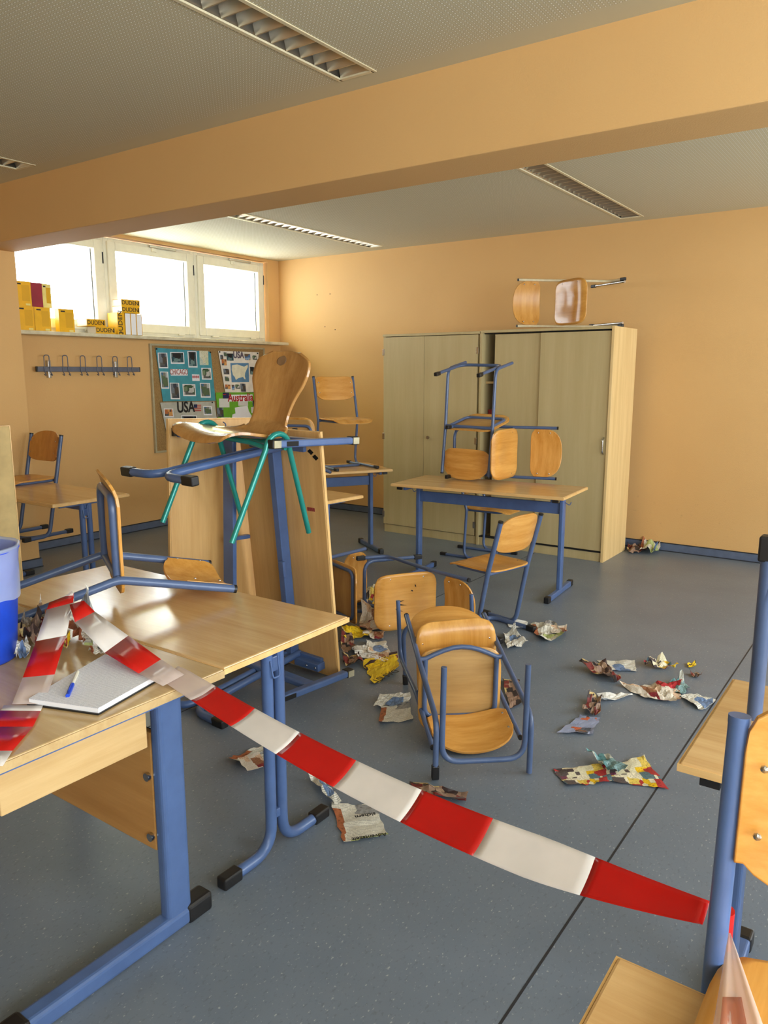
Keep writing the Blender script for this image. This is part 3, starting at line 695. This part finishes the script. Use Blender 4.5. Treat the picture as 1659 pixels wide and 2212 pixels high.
def wtext(s, cx, cy, size, mat, parent, bold=0, sx=1, d=.005, roll=0):
    p = wq(*q2(cx, cy), d=d)
    m = Matrix(((0, 0, 1), (1, 0, 0), (0, 1, 0))).to_4x4(); m.translation = p
    return textmesh('lettering', s, size, mat, parent, m @ Matrix.Rotation(roll, 4, 'Z'), .0006, bold, sx)
def poster(name, label, corners, mat):
    o = plate(name, [q2(*c) for c in corners], 0, .002, mat); return tag(o, label, 'poster')
teal = plain('teal_card', (64, 150, 166), .6); green = plain('green_card', (104, 170, 40), .6); greyc = plain('grey_card', (184, 184, 172), .6); ivory = plain('ivory_card', (232, 226, 214), .6)
redink = plain('red_ink_letter', (178, 32, 36), .6); inkb = plain('black_ink_letter', (26, 26, 28), .6); navy = plain('navy_card', (24, 34, 84), .6)
p1 = poster('poster', 'teal poster with white bordered photos reading CHICAGO', [(70, 92), (590, 130), (636, 592), (140, 598)], teal)
pinned(p1, [(90, 138, 180, 286), (207, 133, 336, 243), (370, 124, 456, 278), (500, 282, 592, 393), (113, 317, 188, 478), (203, 422, 292, 578), (323, 435, 444, 548), (488, 424, 582, 562)])
for bx_, mm in (((483, 120, 566, 256), printed('pale_map', [(206, 214, 176), (222, 220, 190), (196, 210, 196)], 2, 0, 1, (220, 220, 196), .9)), ((210, 293, 370, 355), 'paperwhite'), ((413, 343, 483, 405), 'paperwhite')):
    x0, y0, x1, y1 = bx_; plate('cut_out', [q2(x0, y0), q2(x1, y0+2), q2(x1+4, y1), q2(x0+4, y1)], .002, .0035, mm, p1)
wtext('CHICAGO', 291, 323, .075, plain('brick_red_letter', (176, 110, 104), .6), p1, .0015, .68, .0056)
wtext('****', 449, 380, .07, redink, p1, .001, .8)
p2 = poster('poster', 'white poster with a map of the states ringed by small photos', [(660, 122), (1045, 135), (1002, 516), (727, 512)], ivory)
pl = plate('map', [q2(775, 237), q2(948, 237), q2(952, 416), q2(788, 418)], .002, .0035, plain('map_blue', (84, 132, 172), .6), p2)
plate('map_land', [q2(*c) for c in ((790, 258), (840, 250), (880, 262), (905, 272), (938, 252), (940, 275), (915, 330), (912, 360), (920, 390), (908, 388), (895, 368), (850, 380), (828, 396), (815, 365), (800, 350), (788, 300))], .0035, .0042, plain('map_cream', (226, 222, 196), .6), pl)
pinned(p2, [(678, 160, 707, 203), (712, 134, 745, 173), (738, 146, 802, 214), (692, 200, 738, 258), (908, 150, 962, 208), (982, 165, 1026, 206), (708, 290, 763, 343), (722, 363, 763, 408), (958, 272, 998, 345), (725, 438, 775, 481), (788, 441, 814, 492), (820, 438, 865, 479), (868, 430, 918, 506)], False)
wtext('USA', 853, 163, .098, plain('flag_letter', (96, 84, 100), .6), p2, .003, .9)
p3 = poster('poster', 'pale grey poster headed USA with a flag', [(113, 610), (625, 598), (662, 860), (172, 880)], greyc)
pinned(p3, [(147, 665, 236, 748), (518, 642, 600, 728), (310, 730, 460, 842), (175, 770, 298, 860)], True)
wtext('USA', 356, 656, .155, inkb, p3, .004, .82)
fl = plate('flag', [q2(430, 627), q2(500, 625), q2(503, 692), q2(433, 694)], .002, .0035, plain('flag_cream', (204, 190, 168), .6), p3)
for k in range(4): plate('stripe', [q2(431, 631+k*17), q2(500, 630+k*17), q2(501, 638+k*17), q2(431, 639+k*17)], .0035, .004, redink, fl)
plate('canton', [q2(431, 627), q2(464, 626), q2(464, 660), q2(431, 661)], .004, .0046, navy, fl)
p4 = poster('poster', 'green poster headed Australia beside the moulded chair back', [(637, 515), (1075, 510), (1085, 840), (667, 850)], green)
lb = plate('title_strip', [q2(763, 537), q2(985, 533), q2(985, 596), q2(766, 600)], .002, .0035, 'paperwhite', p4)
wtext('Australia', 874, 564, .118, redink, lb, .003, .92)
fl = plate('flag', [q2(703, 517), q2(763, 516), q2(765, 570), q2(706, 572)], .002, .0035, navy, p4)
plate('cross_bar', [q2(705, 530), q2(735, 529), q2(735, 537), q2(705, 538)], .0035, .004, redink, fl)
for x0, y0, x1, y1 in ((668, 572, 765, 655), (848, 598, 940, 640), (970, 652, 1058, 708), (690, 750, 775, 812), (1000, 714, 1058, 772)): plate('note', [q2(x0, y0), q2(x1, y0), q2(x1+3, y1), q2(x0+3, y1)], .002, .0032, NOTE, p4)
mp_ = plate('map_cut_out', [q2(*c) for c in ((818, 658), (870, 646), (938, 640), (950, 690), (985, 750), (992, 808), (786, 812), (795, 722), (824, 712))], .003, .0042, 'paperwhite', p4)
pinned(p4, [(648, 657, 708, 745), (866, 650, 935, 692), (982, 590, 1038, 650)], False)
for (x, y), par in (((78, 104), p1), ((585, 136), p1), ((672, 132), p2), ((1030, 146), p2), ((603, 608), p3)):
    p = wq(*q2(x, y), d=.002); MB().tube([p, p+Vector((.008, 0, 0))], .008, n=8).build('push_pin', 'black', par)

# ------------------------------------------------------------------ dictionaries on the sill
ycov = plain('yellow_cover', (226, 172, 20), .4, 0, .03); ypale = plain('pale_yellow_cover', (228, 212, 128), .5); rcov = plain('dark_red_cover', (140, 28, 48), .4)
blurb = printed('cover_blurb', [(206, 156, 24)], 7, .55, 1.0, (226, 172, 20), 0, (120, 92, 20))
def book(label, m, cover=None, thick=.062, spine='DUDEN', blurbs=True, w=.142, h=.198):
    """local: x thickness, y width (spine at -y), z height; back cover looks to +x"""
    cover = cover or ycov
    t = thing('dictionary', label, 'book', mat=m, group='dictionaries on the window sill'); c = .0025
    MB().bev((c, .003, .003), (thick-c, w-.003, h-.003), .001).build('page_block', 'paperwhite', t)
    MB().box((thick-c, 0, 0), (thick, w, h)).build('cover', cover, t)
    MB().box((0, 0, 0), (c, w, h)).build('cover', cover, t)
    MB().bev((0, -.003, 0), (thick, .002, h), .001).build('spine', cover, t)
    if blurbs:
        b = MB(); b.add([(thick+.0005, w*.42, h*.2), (thick+.0005, w*.9, h*.2), (thick+.0005, w*.9, h*.85), (thick+.0005, w*.42, h*.85)], [(0, 1, 2, 3)]); b.uv = [(0, 0), (1, 0), (1, 2), (0, 2)]; b.build('blurb', blurb, t)
        MB().box((thick, w*.12, h*.86), (thick+.0008, w*.4, h*.92)).build('publisher_mark', inkb, t)
        MB().box((thick, w*.62, h*.03), (thick+.0008, w*.9, h*.11)).build('price_label', ypale, t)
    if spine:
        mt = Matrix(((0, -1, 0), (0, 0, -1), (1, 0, 0))).to_4x4(); mt.translation = (thick*.42, -.0036, h*.5)
        textmesh('lettering', spine, thick*.86, inkb, t, mt, .0004, .0006, 1.05)
        MB().box((thick*.2, -.0042, h*.06), (thick*.8, -.003, h*.09)).build('publisher_mark', inkb, t)
    return t
SZ = 1.9035
def up(x, y, z=SZ, rz=0): return Matrix.Translation((x, y, z)) @ Matrix.Rotation(rz, 4, 'Z')
book('yellow dictionary at the left end of the sill, standing, lower of its pair', up(-6.28, 3.575), spine=None)
book('yellow dictionary at the left end of the sill, on top of another', up(-6.282, 3.567, SZ+.1985), spine=None)
book('yellow dictionary under the dark red book, second along the sill', up(-6.285, 3.728), spine=None)
book('dark red book standing on a yellow dictionary on the sill', up(-6.29, 3.722, SZ+.1985), rcov, blurbs=False, spine=None, thick=.05, w=.1)
book('pale yellow booklet leaning on the dark red book on the sill', up(-6.272, 3.828, SZ+.1985, .1), ypale, thick=.02, spine=None, w=.085)
book('yellow dictionary standing alone between the stacks on the sill', up(-6.285, 3.952), spine=None)
def flat(x, y, z, rz=0):   # lying, spine to the room: local -y -> +X, local z -> +Y, local x -> up
    m = Matrix(((0, -1, 0), (0, 0, 1), (1, 0, 0))).to_4x4(); 
    return Matrix.Translation((x, y, z)) @ Matrix.Rotation(rz, 4, 'Z') @ m
def flat_text(t):  # turn the spine lettering to run along the spine
    for c in t.children:
        if c.name.startswith('lettering'):
            pass
# flat spine faces +X; lettering is read with +Y to the right and up = +Z
def flat_book(label, x, y, z, rz=0):
    t = book(label, flat(x, y, z, rz), spine=None, blurbs=False)
    mt = Matrix(((0, 1, 0), (0, 0, -1), (1, 0, 0))).to_4x4()   # text x -> local z, text y -> local x, normal -> -local y
    mt = Matrix(((0, 1, 0, .030), (0, 0, -1, -.0036), (1, 0, 0, .092), (0, 0, 0, 1)))
    textmesh('lettering', 'DUDEN', .052, inkb, t, mt, .0004, .0006, 1.0)
    MB().box((.012, -.0042, .178), (.05, -.003, .186)).build('publisher_mark', inkb, t); return t
flat_book('flat yellow dictionary on the sill, upper of the overlapping pair', -6.19, 4.195, SZ+.0635, .06)
flat_book('flat yellow dictionary on the sill, lower of the overlapping pair', -6.165, 4.265, SZ, -.04)
# upright group of four with two lying on top
mS = Matrix(((0, 1, 0, -6.30), (1, 0, 0, 4.49), (0, 0, 1, SZ), (0, 0, 0, 1)))
def spine_out(y, x=-6.17):  # spine towards the room, thickness along Y
    return Matrix(((0, -1, 0, x), (1, 0, 0, y), (0, 0, 1, SZ), (0, 0, 0, 1)))
b = book('yellow dictionary with black lettering up its spine, left of the upright group', spine_out(4.50), thick=.075, blurbs=False)
def fore_out(y, x=-6.31): return Matrix(((0, 1, 0, x), (-1, 0, 0, y+.062), (0, 0, 1, SZ), (0, 0, 0, 1)))
for k, lab in enumerate(('dictionary showing its white page edges, first right of the lettered spine', 'dictionary showing its white page edges, middle of the upright group', 'dictionary showing its white page edges, right end of the upright group')):
    book(lab, fore_out(4.582+k*.064), spine=None, blurbs=False)
flat_book('flat yellow dictionary lying across the upright group, lower one', -6.17, 4.555, SZ+.1985, 0)
flat_book('flat yellow dictionary lying across the upright group, top one', -6.185, 4.565, SZ+.1985+.0625, -.04)

# ------------------------------------------------------------------ waste bin on the desk
def waste_bin():
    r0, r1, h = .112, .138, .325
    t = thing('waste_bin', 'blue plastic waste bin with milky liner standing on the desk', 'waste bin', (-2.165, 1.03, .7425))
    def lathe(prof, name, mat, wob=0, seed=0):
        n = 48; v = []; f = []
        for i, (r, z) in enumerate(prof):
            for k in range(n):
                a = 2*math.pi*k/n; q = r + (wob*noise.noise(Vector((math.cos(a)*3+seed, math.sin(a)*3, z*16))) if wob else 0)
                zz = z + (wob*2.5*noise.noise(Vector((math.cos(a)*2, math.sin(a)*2+seed, i))) if wob and i in (0,) else 0)
                v.append((math.cos(a)*q, math.sin(a)*q, zz))
        for i in range(len(prof)-1):
            for k in range(n): f.append((i*n+k, i*n+(k+1) % n, (i+1)*n+(k+1) % n, (i+1)*n+k))
        return MB().add(v, f, True).build(name, mat, t)
    lathe([(0, .002), (r0-.004, .0), (r0, .006), (r1, h-.01), (r1+.004, h-.004), (r1, h), (r1-.003, h-.006), (r0-.003, .008), (0, .006)], 'bin_body', 'bin')
    pr = [(r0+(r1-r0)*q/10+.0035, h*q/10) for q in range(6, 11)]
    lathe([(pr[0][0]+.004, .185)] + pr[1:] + [(r1+.006, h+.004), (r1, h+.008), (r1-.008, h), (r1-.02, h-.1), (r1-.03, .06)], 'liner', 'liner', .005, 2.0)
waste_bin()

# ------------------------------------------------------------------ notepad and pen
def prism(name, pts, z0, z1, mat, parent=None, uv=True):
    n = len(pts); a = [Vector((p[0], p[1], z0)) for p in pts]; b = [Vector((p[0], p[1], z1)) for p in pts]
    m = MB().add(a+b, [tuple(range(n-1, -1, -1)), tuple(range(n, 2*n))] + [(i, (i+1) % n, (i+1) % n+n, i+n) for i in range(n)])
    if n == 4: m.uv = [(0, 0), (1, 0), (1, 1), (0, 1)]*2
    return m.build(name, mat, parent)
hand = printed('handwriting', [(230, 230, 236)], 5, .4, 3.0, (236, 236, 242), 0, (120, 120, 140))
DZ = .7425
pad = thing('notepad', 'open white notepad with faint handwriting in a black folder on the desk', 'notepad')
Q = [at(62, 1508, z=.760), at(212, 1529, z=.760), at(371, 1440, z=.760), at(226, 1413, z=.760)]
cq = sum(Q, Vector())/4
prism('folder', [cq+(p-cq)*1.03 for p in Q], DZ+.0005, DZ+.004, 'black', pad)
prism('page_block', [p for p in Q], DZ+.004, .7575, 'paperwhite', pad)
prism('written_page', [Q[0], Q[1], Q[2], Q[3]], .7575, .7592, hand, pad)
pen = thing('pen', 'white ballpoint pen with blue cap lying on the notepad', 'pen')
a, b = at(146, 1503, z=.763), at(168, 1451, z=.763); c = a+(b-a)*.45
MB().tube([c, b], .0042, n=10).build('barrel', 'white', pen)
MB().tube([a, c], .0052, n=10, r2=.0056).build('cap', 'bin', pen)
d = (b-a).normalized(); MB().bev((-.001, 0, 0), (.001, .045, .003), .0008, 1, frame(a+(c-a)*.2+Vector((0, 0, .0055)), c-a, (0, 0, 1))).build('clip', 'bin', pen)

# ------------------------------------------------------------------ barrier tape
def ribbon(rows, name, mat, parent, nx=6, curl=.0, th=.00035):
    """rows: list of (edge point, edge point)"""
    R_ = [(Vector(p), Vector(q)) for p, q in rows]
    def fn(u, v):
        s = v*(len(R_)-1); i = min(int(s), len(R_)-2); q = s-i
        a = R_[i][0].lerp(R_[i+1][0], q); b = R_[i][1].lerp(R_[i+1][1], q)
        p = a.lerp(b, u); p.z += curl*math.sin(u*math.pi)*(1 if True else 0); return p
    return MB().sheet(fn, nx, max(2, (len(R_)-1)*2), th).build(name, mat, parent)
tape = thing('barrier_tape', 'red and white barrier tape stretched from the left desk to the right chair', 'tape')
# free span from the desk edge to the chair post
A0, B0 = Vector((-1.575, 1.262, .756)), Vector((-.186, 1.062, .792))
bounds = [(-.03, .095, 'tape_clear'), (.095, .215, 'tape_red'), (.215, .335, 'tape_white'), (.335, .468, 'tape_red'), (.468, .600, 'tape_white'), (.600, .722, 'tape_red'), (.722, .868, 'tape_white'), (.868, 1.0, 'tape_red')]
def span(t):
    p = A0.lerp(B0, t); p.z -= .052*4*max(t, 0)*(1-t)*(.75+.5*t)
    tw = R(8)+R(40)*t                      # the ribbon leans more upright towards the post
    wdt = .0375*(1-.55*max(0, (t-.8)/.2)**1.2)
    side = Vector((.14, .99, 0))*math.cos(tw)+Vector((0, 0, 1))*math.sin(tw)
    return p+side*wdt, p-side*wdt
for t0, t1, mt in bounds:
    n = 6; ribbon([span(t0+(t1-t0)*k/n) for k in range(n+1)], 'tape_band', mt, tape, 8, -.004)
# part lying over the desk up to the knot on the fallen chair
def pr(e1, e2, z1, z2): return (at(*e1, z=z1), at(*e2, z=z2))
S2 = [pr((181, 1297), (150, 1306), .872, .868), pr((205, 1321), (162, 1344), .842, .838), pr((277, 1373), (226, 1410), .80, .79), pr((348, 1424), (300, 1455), .772, .766), pr((398, 1457), (352, 1482), .763, .760)]
for k, mt in enumerate(('tape_red', 'tape_white', 'tape_red', 'tape_clear')): ribbon([S2[k], S2[k+1]], 'tape_band', mt, tape, 4)
S1 = [pr((106, 1302), (160, 1281), .862, .874), pr((101, 1317), (158, 1302), .85, .86), pr((78, 1385), (143, 1373), .815, .82), pr((49, 1464), (118, 1457), .775, .778), pr((26, 1521), (95, 1521), .7475, .7475)]
for k, mt in enumerate(('tape_red', 'tape_white', 'tape_red', 'tape_clear')): ribbon([S1[k], S1[k+1]], 'tape_band', mt, tape, 4)
S3 = [pr((8, 1524), (93, 1524), .7465, .7465), pr((2, 1535), (88, 1536), .7465, .7465), pr((-45, 1570), (71, 1570), .746, .746), pr((-70, 1622), (27, 1622), .746, .746), pr((-90, 1650), (6, 1655), .746, .746)]
for k, mt in enumerate(('tape_white', 'tape_red', 'tape_red', 'tape_white')): ribbon([S3[k], S3[k+1]], 'tape_band', mt, tape, 4)
K = Vector((-.16, 1.03, .80))
MB().tube([K+Vector((0, -.001, -.025)), K+Vector((0, 0, .03))], .0155, n=16).build('knot_wrap', 'tape_red', tape)
def tail(u, v):
    x0, x1 = 1574-36*v, 1578+76*v; y = 2016+215*v
    p = at(x0+(x1-x0)*u, y, Y=1.0-.125*v-.010*math.sin(u*9)*v); return p
MB().sheet(tail, 24, 8, .0004).build('loose_tail', 'tape_clear', tape)
MB().sheet(lambda u, v: tail(.15+.55*u, .62+.38*v)+Vector((0, -.004, 0)), 10, 4, .0004).build('loose_tail', film('pink_film', (226, 150, 120), .5), tape)

# ------------------------------------------------------------------ torn newspaper and flyers
PR = {
 'news': printed('newsprint', [(150, 150, 150), (166, 96, 60), (90, 112, 150), (176, 186, 120), (84, 84, 84)], 3.4, .45, 1.0, (226, 222, 208), .42),
 'news2': printed('newsprint_text', [(150, 146, 138), (110, 136, 176), (184, 176, 164)], 3.0, .5, 5.0, (228, 225, 214), .2),
 'flyer': printed('supermarket_flyer', [(226, 196, 90), (176, 46, 48), (236, 226, 196), (70, 56, 60), (236, 190, 20), (120, 60, 84), (90, 120, 130), (214, 200, 170), (90, 80, 80)], 6.5, .4, 2.0, (232, 224, 190), .85),
 'yellow': printed('yellow_flyer', [(60, 34, 44), (240, 200, 20), (130, 40, 56), (244, 206, 30), (50, 30, 40)], 3.0, .3, 8.0, (240, 204, 30), .55),
 'dark': printed('dark_flyer', [(60, 40, 38), (120, 40, 36), (170, 140, 116), (44, 36, 38), (206, 180, 120)], 6.0, .4, 4.0, (150, 120, 100), .8),
 'red': printed('red_flyer', [(176, 34, 46), (214, 180, 150), (130, 34, 44), (226, 216, 200), (150, 100, 70)], 4.5, .4, 6.0, (222, 210, 194), .7),
 'blue': printed('grey_blue_flyer', [(134, 142, 172), (146, 154, 182), (110, 76, 60), (196, 96, 60), (80, 86, 100), (140, 148, 178)], 7.0, .2, 9.0, (146, 154, 182), .5),
 'teal': printed('teal_flyer', [(80, 134, 142), (196, 196, 184), (170, 50, 54), (100, 146, 150)], 3.5, .5, 3.0, (130, 164, 166), .7),
 'white': printed('white_paper_scrap', [(220, 218, 214), (200, 196, 190)], 2, .3, 7.0, (236, 234, 228), .3)}
def paper(label, px, mat, amp=.02, z=0.0, seed=1, nx=9, ny=8, name='newspaper_sheet', group='torn paper on the floor', rag=.018, cat='paper'):
    """sheet with folds: four pixels fix where its corners touch the ground (or a table top at height z)"""
    c = [at(*p, z=z) for p in px]; rnd = random.Random(seed); ph = [rnd.uniform(-9, 9) for _ in range(4)]
    v = []; uv = []; cen = sum(c, Vector())/4; sc = max((c[0]-c[2]).length, (c[1]-c[3]).length)
    if amp >= .03 and z == 0: amp *= .62
    fq = 2.6/sc if amp < .02 else 3.8/sc
    lift = [rnd.random()**2*amp*1.6 for _ in range(4)]
    rowj = {}
    for j in range(ny+1):
        for i in range(nx+1):
            u, w = i/nx, j/ny
            p = (c[0]*(1-u)+c[1]*u)*(1-w)+(c[3]*(1-u)+c[2]*u)*w
            q = Vector((p.x*fq+ph[0], p.y*fq+ph[1], ph[2]))
            n1 = abs(noise.noise(q)); n2 = abs(noise.noise(q*2.3+Vector((3, 1, 4))))
            cr = [(1-u)*(1-w), u*(1-w), u*w, (1-u)*w]
            h = amp*(1.7*n1+.5*n2) + sum(l*max(0, k-.55)/.45 for l, k in zip(lift, cr))
            edge = i in (0, nx) or j in (0, ny); k = rag*sc*(1.0 if edge else .15)
            v.append(Vector((p.x+rnd.uniform(-1, 1)*k, p.y+rnd.uniform(-1, 1)*k, z+.0015+h))); uv.append((u*max(.5, (c[0]-c[1]).length*3.2), w*max(.5, (c[0]-c[3]).length*3.2)))
    W = nx+1; f = []
    for j in range(ny):
        for i in range(nx): f += [(j*W+i, j*W+W+i, j*W+i+1), (j*W+i+1, j*W+W+i, j*W+W+i+1)]
    n = len(v); lo = [p-Vector((0, 0, .0008)) for p in v]
    g = [tuple(reversed([q+n for q in t])) for t in f]
    rim = [i for i in range(W)] + [j*W+nx for j in range(1, ny+1)] + [ny*W+i for i in range(nx-1, -1, -1)] + [j*W for j in range(ny-1, 0, -1)]
    e = [(rim[k], rim[(k+1) % len(rim)], rim[(k+1) % len(rim)]+n, rim[k]+n) for k in range(len(rim))]
    m = MB().add([p-cen for p in v+lo], f+g+e); m.uv = uv+uv
    o = m.build(name, PR[mat]); o.location = cen; return tag(o, label, cat, group)
pp = paper
pp('folded newspaper page with headline, in front of the twin tube legs', [(716, 1738), (812, 1742), (836, 1808), (742, 1822)], 'news', .008, seed=2)
pp('narrow newspaper strip running off the folded headline page', [(667, 1684), (690, 1683), (738, 1738), (716, 1748)], 'news2', .02, seed=3, nx=5)
pp('newspaper section with dark red panel behind the twin tube legs', [(548, 1618), (600, 1610), (592, 1668), (492, 1648)], 'news', .03, seed=4)
pp('dark red advert lying on the newspaper behind the twin tube legs', [(512, 1640), (560, 1628), (575, 1656), (535, 1668)], 'red', .004, .034, seed=5, nx=4, ny=4)
pp('newspaper sheet on the floor left of the foremost overturned chair', [(826, 1524), (884, 1520), (892, 1556), (818, 1566)], 'news', .009, seed=6)
pp('upper half of newspaper beside the overturned chair, folded back', [(822, 1506), (886, 1500), (886, 1522), (808, 1532)], 'news2', .02, seed=7, ny=6)
pp('dark blue flyer on the floor just behind the stretched tape', [(884, 1690), (1012, 1722), (1000, 1744), (892, 1712)], 'dark', .02, seed=8)
pp('yellow flyer with dark print left of the overturned chairs', [(784, 1432), (856, 1412), (862, 1452), (806, 1480)], 'yellow', .02, seed=9)
pp('dark red scrap above the yellow flyer by the upended table', [(796, 1408), (842, 1416), (836, 1436), (794, 1428)], 'red', .03, seed=10)
pp('pale newspaper scrap between the upended table and chairs', [(790, 1388), (834, 1390), (842, 1414), (794, 1416)], 'news2', .018, seed=11)
pp('white and blue scrap leaning at the upended table foot', [(756, 1398), (792, 1400), (806, 1424), (772, 1426)], 'white', .03, seed=12)
pp('crumpled black and yellow flyer beside the upended table edge', [(738, 1424), (776, 1420), (786, 1438), (748, 1446)], 'dark', .05, seed=13)
pp('crumpled yellow flyer close to the upended table edge', [(736, 1358), (780, 1362), (800, 1380), (742, 1388)], 'yellow', .05, seed=14)
pp('brown photo flyer crumpled beside the upended table edge', [(736, 1378), (762, 1374), (768, 1416), (738, 1418)], 'dark', .05, seed=15)
pp('white flyer with red dot under the scratched chair seat', [(786, 1366), (832, 1368), (826, 1386), (782, 1378)], 'red', .02, seed=16)
pp('crumpled flyer heap between the two fallen chairs', [(782, 1330), (822, 1326), (828, 1372), (776, 1370)], 'red', .10, seed=17)
pp('crumpled flyer at the back between the two fallen chairs', [(784, 1290), (820, 1288), (822, 1334), (782, 1336)], 'flyer', .14, seed=18)
pp('grey newspaper scrap folded right of the overturned chairs', [(1088, 1372), (1112, 1368), (1141, 1394), (1096, 1408)], 'news2', .04, seed=19)
pp('crumpled newspaper under the upright chair foot', [(1146, 1350), (1196, 1350), (1222, 1382), (1168, 1392)], 'news', .05, seed=20)
pp('white strip with red stripe beside the upright chair foot', [(1188, 1356), (1224, 1354), (1225, 1368), (1192, 1372)], 'red', .012, .012, seed=21, nx=6, ny=4)
pp('white strip under the upright chair skid', [(1096, 1344), (1140, 1344), (1136, 1360), (1098, 1356)], 'white', .012, seed=22, nx=6, ny=4)
pp('yellow edged flyer seen through the overturned chair frame', [(1086, 1472), (1120, 1470), (1136, 1516), (1100, 1534)], 'dark', .03, seed=23)
pp('white printed sheet at the top of the right paper scatter', [(1290, 1428), (1372, 1430), (1376, 1452), (1318, 1450)], 'news2', .01, seed=24)
pp('brown crumpled flyer with pointed end, left of the scatter', [(1250, 1446), (1308, 1440), (1342, 1472), (1318, 1478)], 'dark', .06, seed=25)
pp('long twisted flyer in the middle of the scatter', [(1336, 1480), (1470, 1484), (1470, 1524), (1392, 1512)], 'red', .04, seed=26, nx=14)
pp('teal flyer corner behind the long twisted flyer', [(1432, 1482), (1472, 1472), (1490, 1490), (1470, 1506)], 'teal', .04, seed=27)
pp('grey text page at the right end of the scatter', [(1468, 1506), (1506, 1502), (1545, 1516), (1516, 1540)], 'news2', .015, seed=28)
pp('pale strip joining the blue flyer to the twisted one', [(1290, 1504), (1366, 1500), (1364, 1506), (1300, 1522)], 'white', .03, seed=29, ny=5)
pp('black crumpled scrap at the top of the blue flyer', [(1268, 1514), (1300, 1512), (1296, 1548), (1258, 1548)], 'dark', .06, seed=30)
pp('grey blue flyer lying flat near the floor seam', [(1254, 1546), (1296, 1552), (1280, 1588), (1204, 1586)], 'blue', .008, seed=31)
pp('small bright crumpled flyer alone above the scatter', [(1390, 1438), (1430, 1430), (1466, 1450), (1398, 1446)], 'flyer', .07, seed=32)
pp('tiny yellow scrap above the scatter', [(1484, 1436), (1502, 1434), (1505, 1442), (1488, 1444)], 'yellow', .012, seed=33, nx=4, ny=4)
pp('tiny dark scrap below the tiny yellow one', [(1487, 1456), (1508, 1458), (1520, 1462), (1498, 1466)], 'dark', .02, seed=34, nx=5, ny=4)
pp('left half of the torn catalogue near the floor seam', [(1192, 1664), (1312, 1652), (1322, 1694), (1224, 1700)], 'flyer', .009, seed=35, nx=12)
pp('right half of the torn catalogue crossing the floor seam', [(1300, 1660), (1392, 1640), (1443, 1706), (1322, 1692)], 'flyer', .009, seed=36, nx=12)
pp('rolled strip on top of the torn catalogue', [(1264, 1634), (1310, 1638), (1356, 1668), (1320, 1672)], 'teal', .03, .012, seed=37)
pp('dark crumpled newspaper at the wall beside the cupboard', [(1354, 1183), (1392, 1182), (1396, 1196), (1357, 1197)], 'dark', .08, seed=38)
pp('grey crumpled newspaper at the wall beside the cupboard', [(1388, 1178), (1430, 1184), (1420, 1199), (1382, 1196)], 'news', .15, seed=39)
G2 = 'shredded paper on the desk'
for k, (q, mt, am, lb) in enumerate((
  ([(95, 1344), (150, 1336), (160, 1372), (100, 1378)], 'news', .06, 'shredded newspaper lump behind the left tape strand'),
  ([(150, 1360), (196, 1352), (225, 1398), (180, 1410)], 'news', .06, 'shredded newspaper lump with red price mark between the tape strands'),
  ([(46, 1372), (88, 1368), (96, 1404), (50, 1404)], 'dark', .05, 'shredded dark flyer lump beside the bin'),
  ([(28, 1412), (62, 1406), (66, 1426), (34, 1432)], 'news2', .035, 'grey shreds at the foot of the bin'),
  ([(118, 1386), (146, 1380), (152, 1412), (128, 1416)], 'flyer', .04, 'bright shreds under the left tape strand'),
  ([(192, 1412), (226, 1400), (228, 1416), (200, 1424)], 'news', .02, 'small shreds touching the notepad'),
  ([(48, 1346), (92, 1340), (98, 1368), (52, 1372)], 'red', .05, 'shredded red flyer lump behind the bin'))):
    pp(lb, q, mt, am, DZ, 60+k, 9, 8, 'paper_shreds', G2, .06)

def floor_text(txt, a, b, size, mat, par, z):
    """lettering printed on a sheet, reading from ground pixel a to b"""
    p, q = at(*a, z=z), at(*b, z=z); x = (q-p).normalized(); m = Matrix((x, Vector((0, 0, 1)).cross(x), Vector((0, 0, 1)))).transposed().to_4x4(); m.translation = (p+q)/2-par.location
    textmesh('lettering', txt, size, mat, par, m, .0003, .0006)
by = {o['label']: o for o in COL.objects if 'label' in o}
floor_text('Adventszeit', (824, 1803), (772, 1811), .025, inkb, by['folded newspaper page with headline, in front of the twin tube legs'], .022)
floor_text('sichern', (808, 1758), (770, 1764), .026, inkb, by['folded newspaper page with headline, in front of the twin tube legs'], .022)
floor_text('DAS IST', (856, 1448), (808, 1472), .055, inkb, by['yellow flyer with dark print left of the overturned chairs'], .042)
floor_text('GESC', (800, 1414), (836, 1428), .05, 'paperwhite', by['dark red scrap above the yellow flyer by the upended table'], .05)
# black scratches on the fallen chair's seat
fc = by['fallen chair on its side with black scratches on its seat']
m = MB()
for x, y, l, a in ((-.02, .20, .05, 1.4), (.0, .205, .035, 1.7), (-.05, .215, .04, 1.2), (.09, .10, .012, .4), (.06, .12, .01, 1)):
    d = Vector((math.cos(a), math.sin(a), 0)); n = Vector((-d.y, d.x, 0))*.0042; p = Vector((x, y, .441+.0222-.016*math.exp(-((x/.11)**2+(((y+.038)/.398-.42)/.3)**2))))
    m.add([p-d*l, p+n*1.2, p+d*l, p-n], [(0, 3, 2, 1), (0, 1, 2, 3)])
m.build('scratch', 'black', fc)
# small nail holes in the back wall
for x, y in ((685, 637), (713, 635), (702, 706), (724, 712)):
    p = at(x, y, Y=YB); MB().tube([p+Vector((0, -.0015, 0)), p], .006, n=8).build('nail_hole', 'dark', wb)
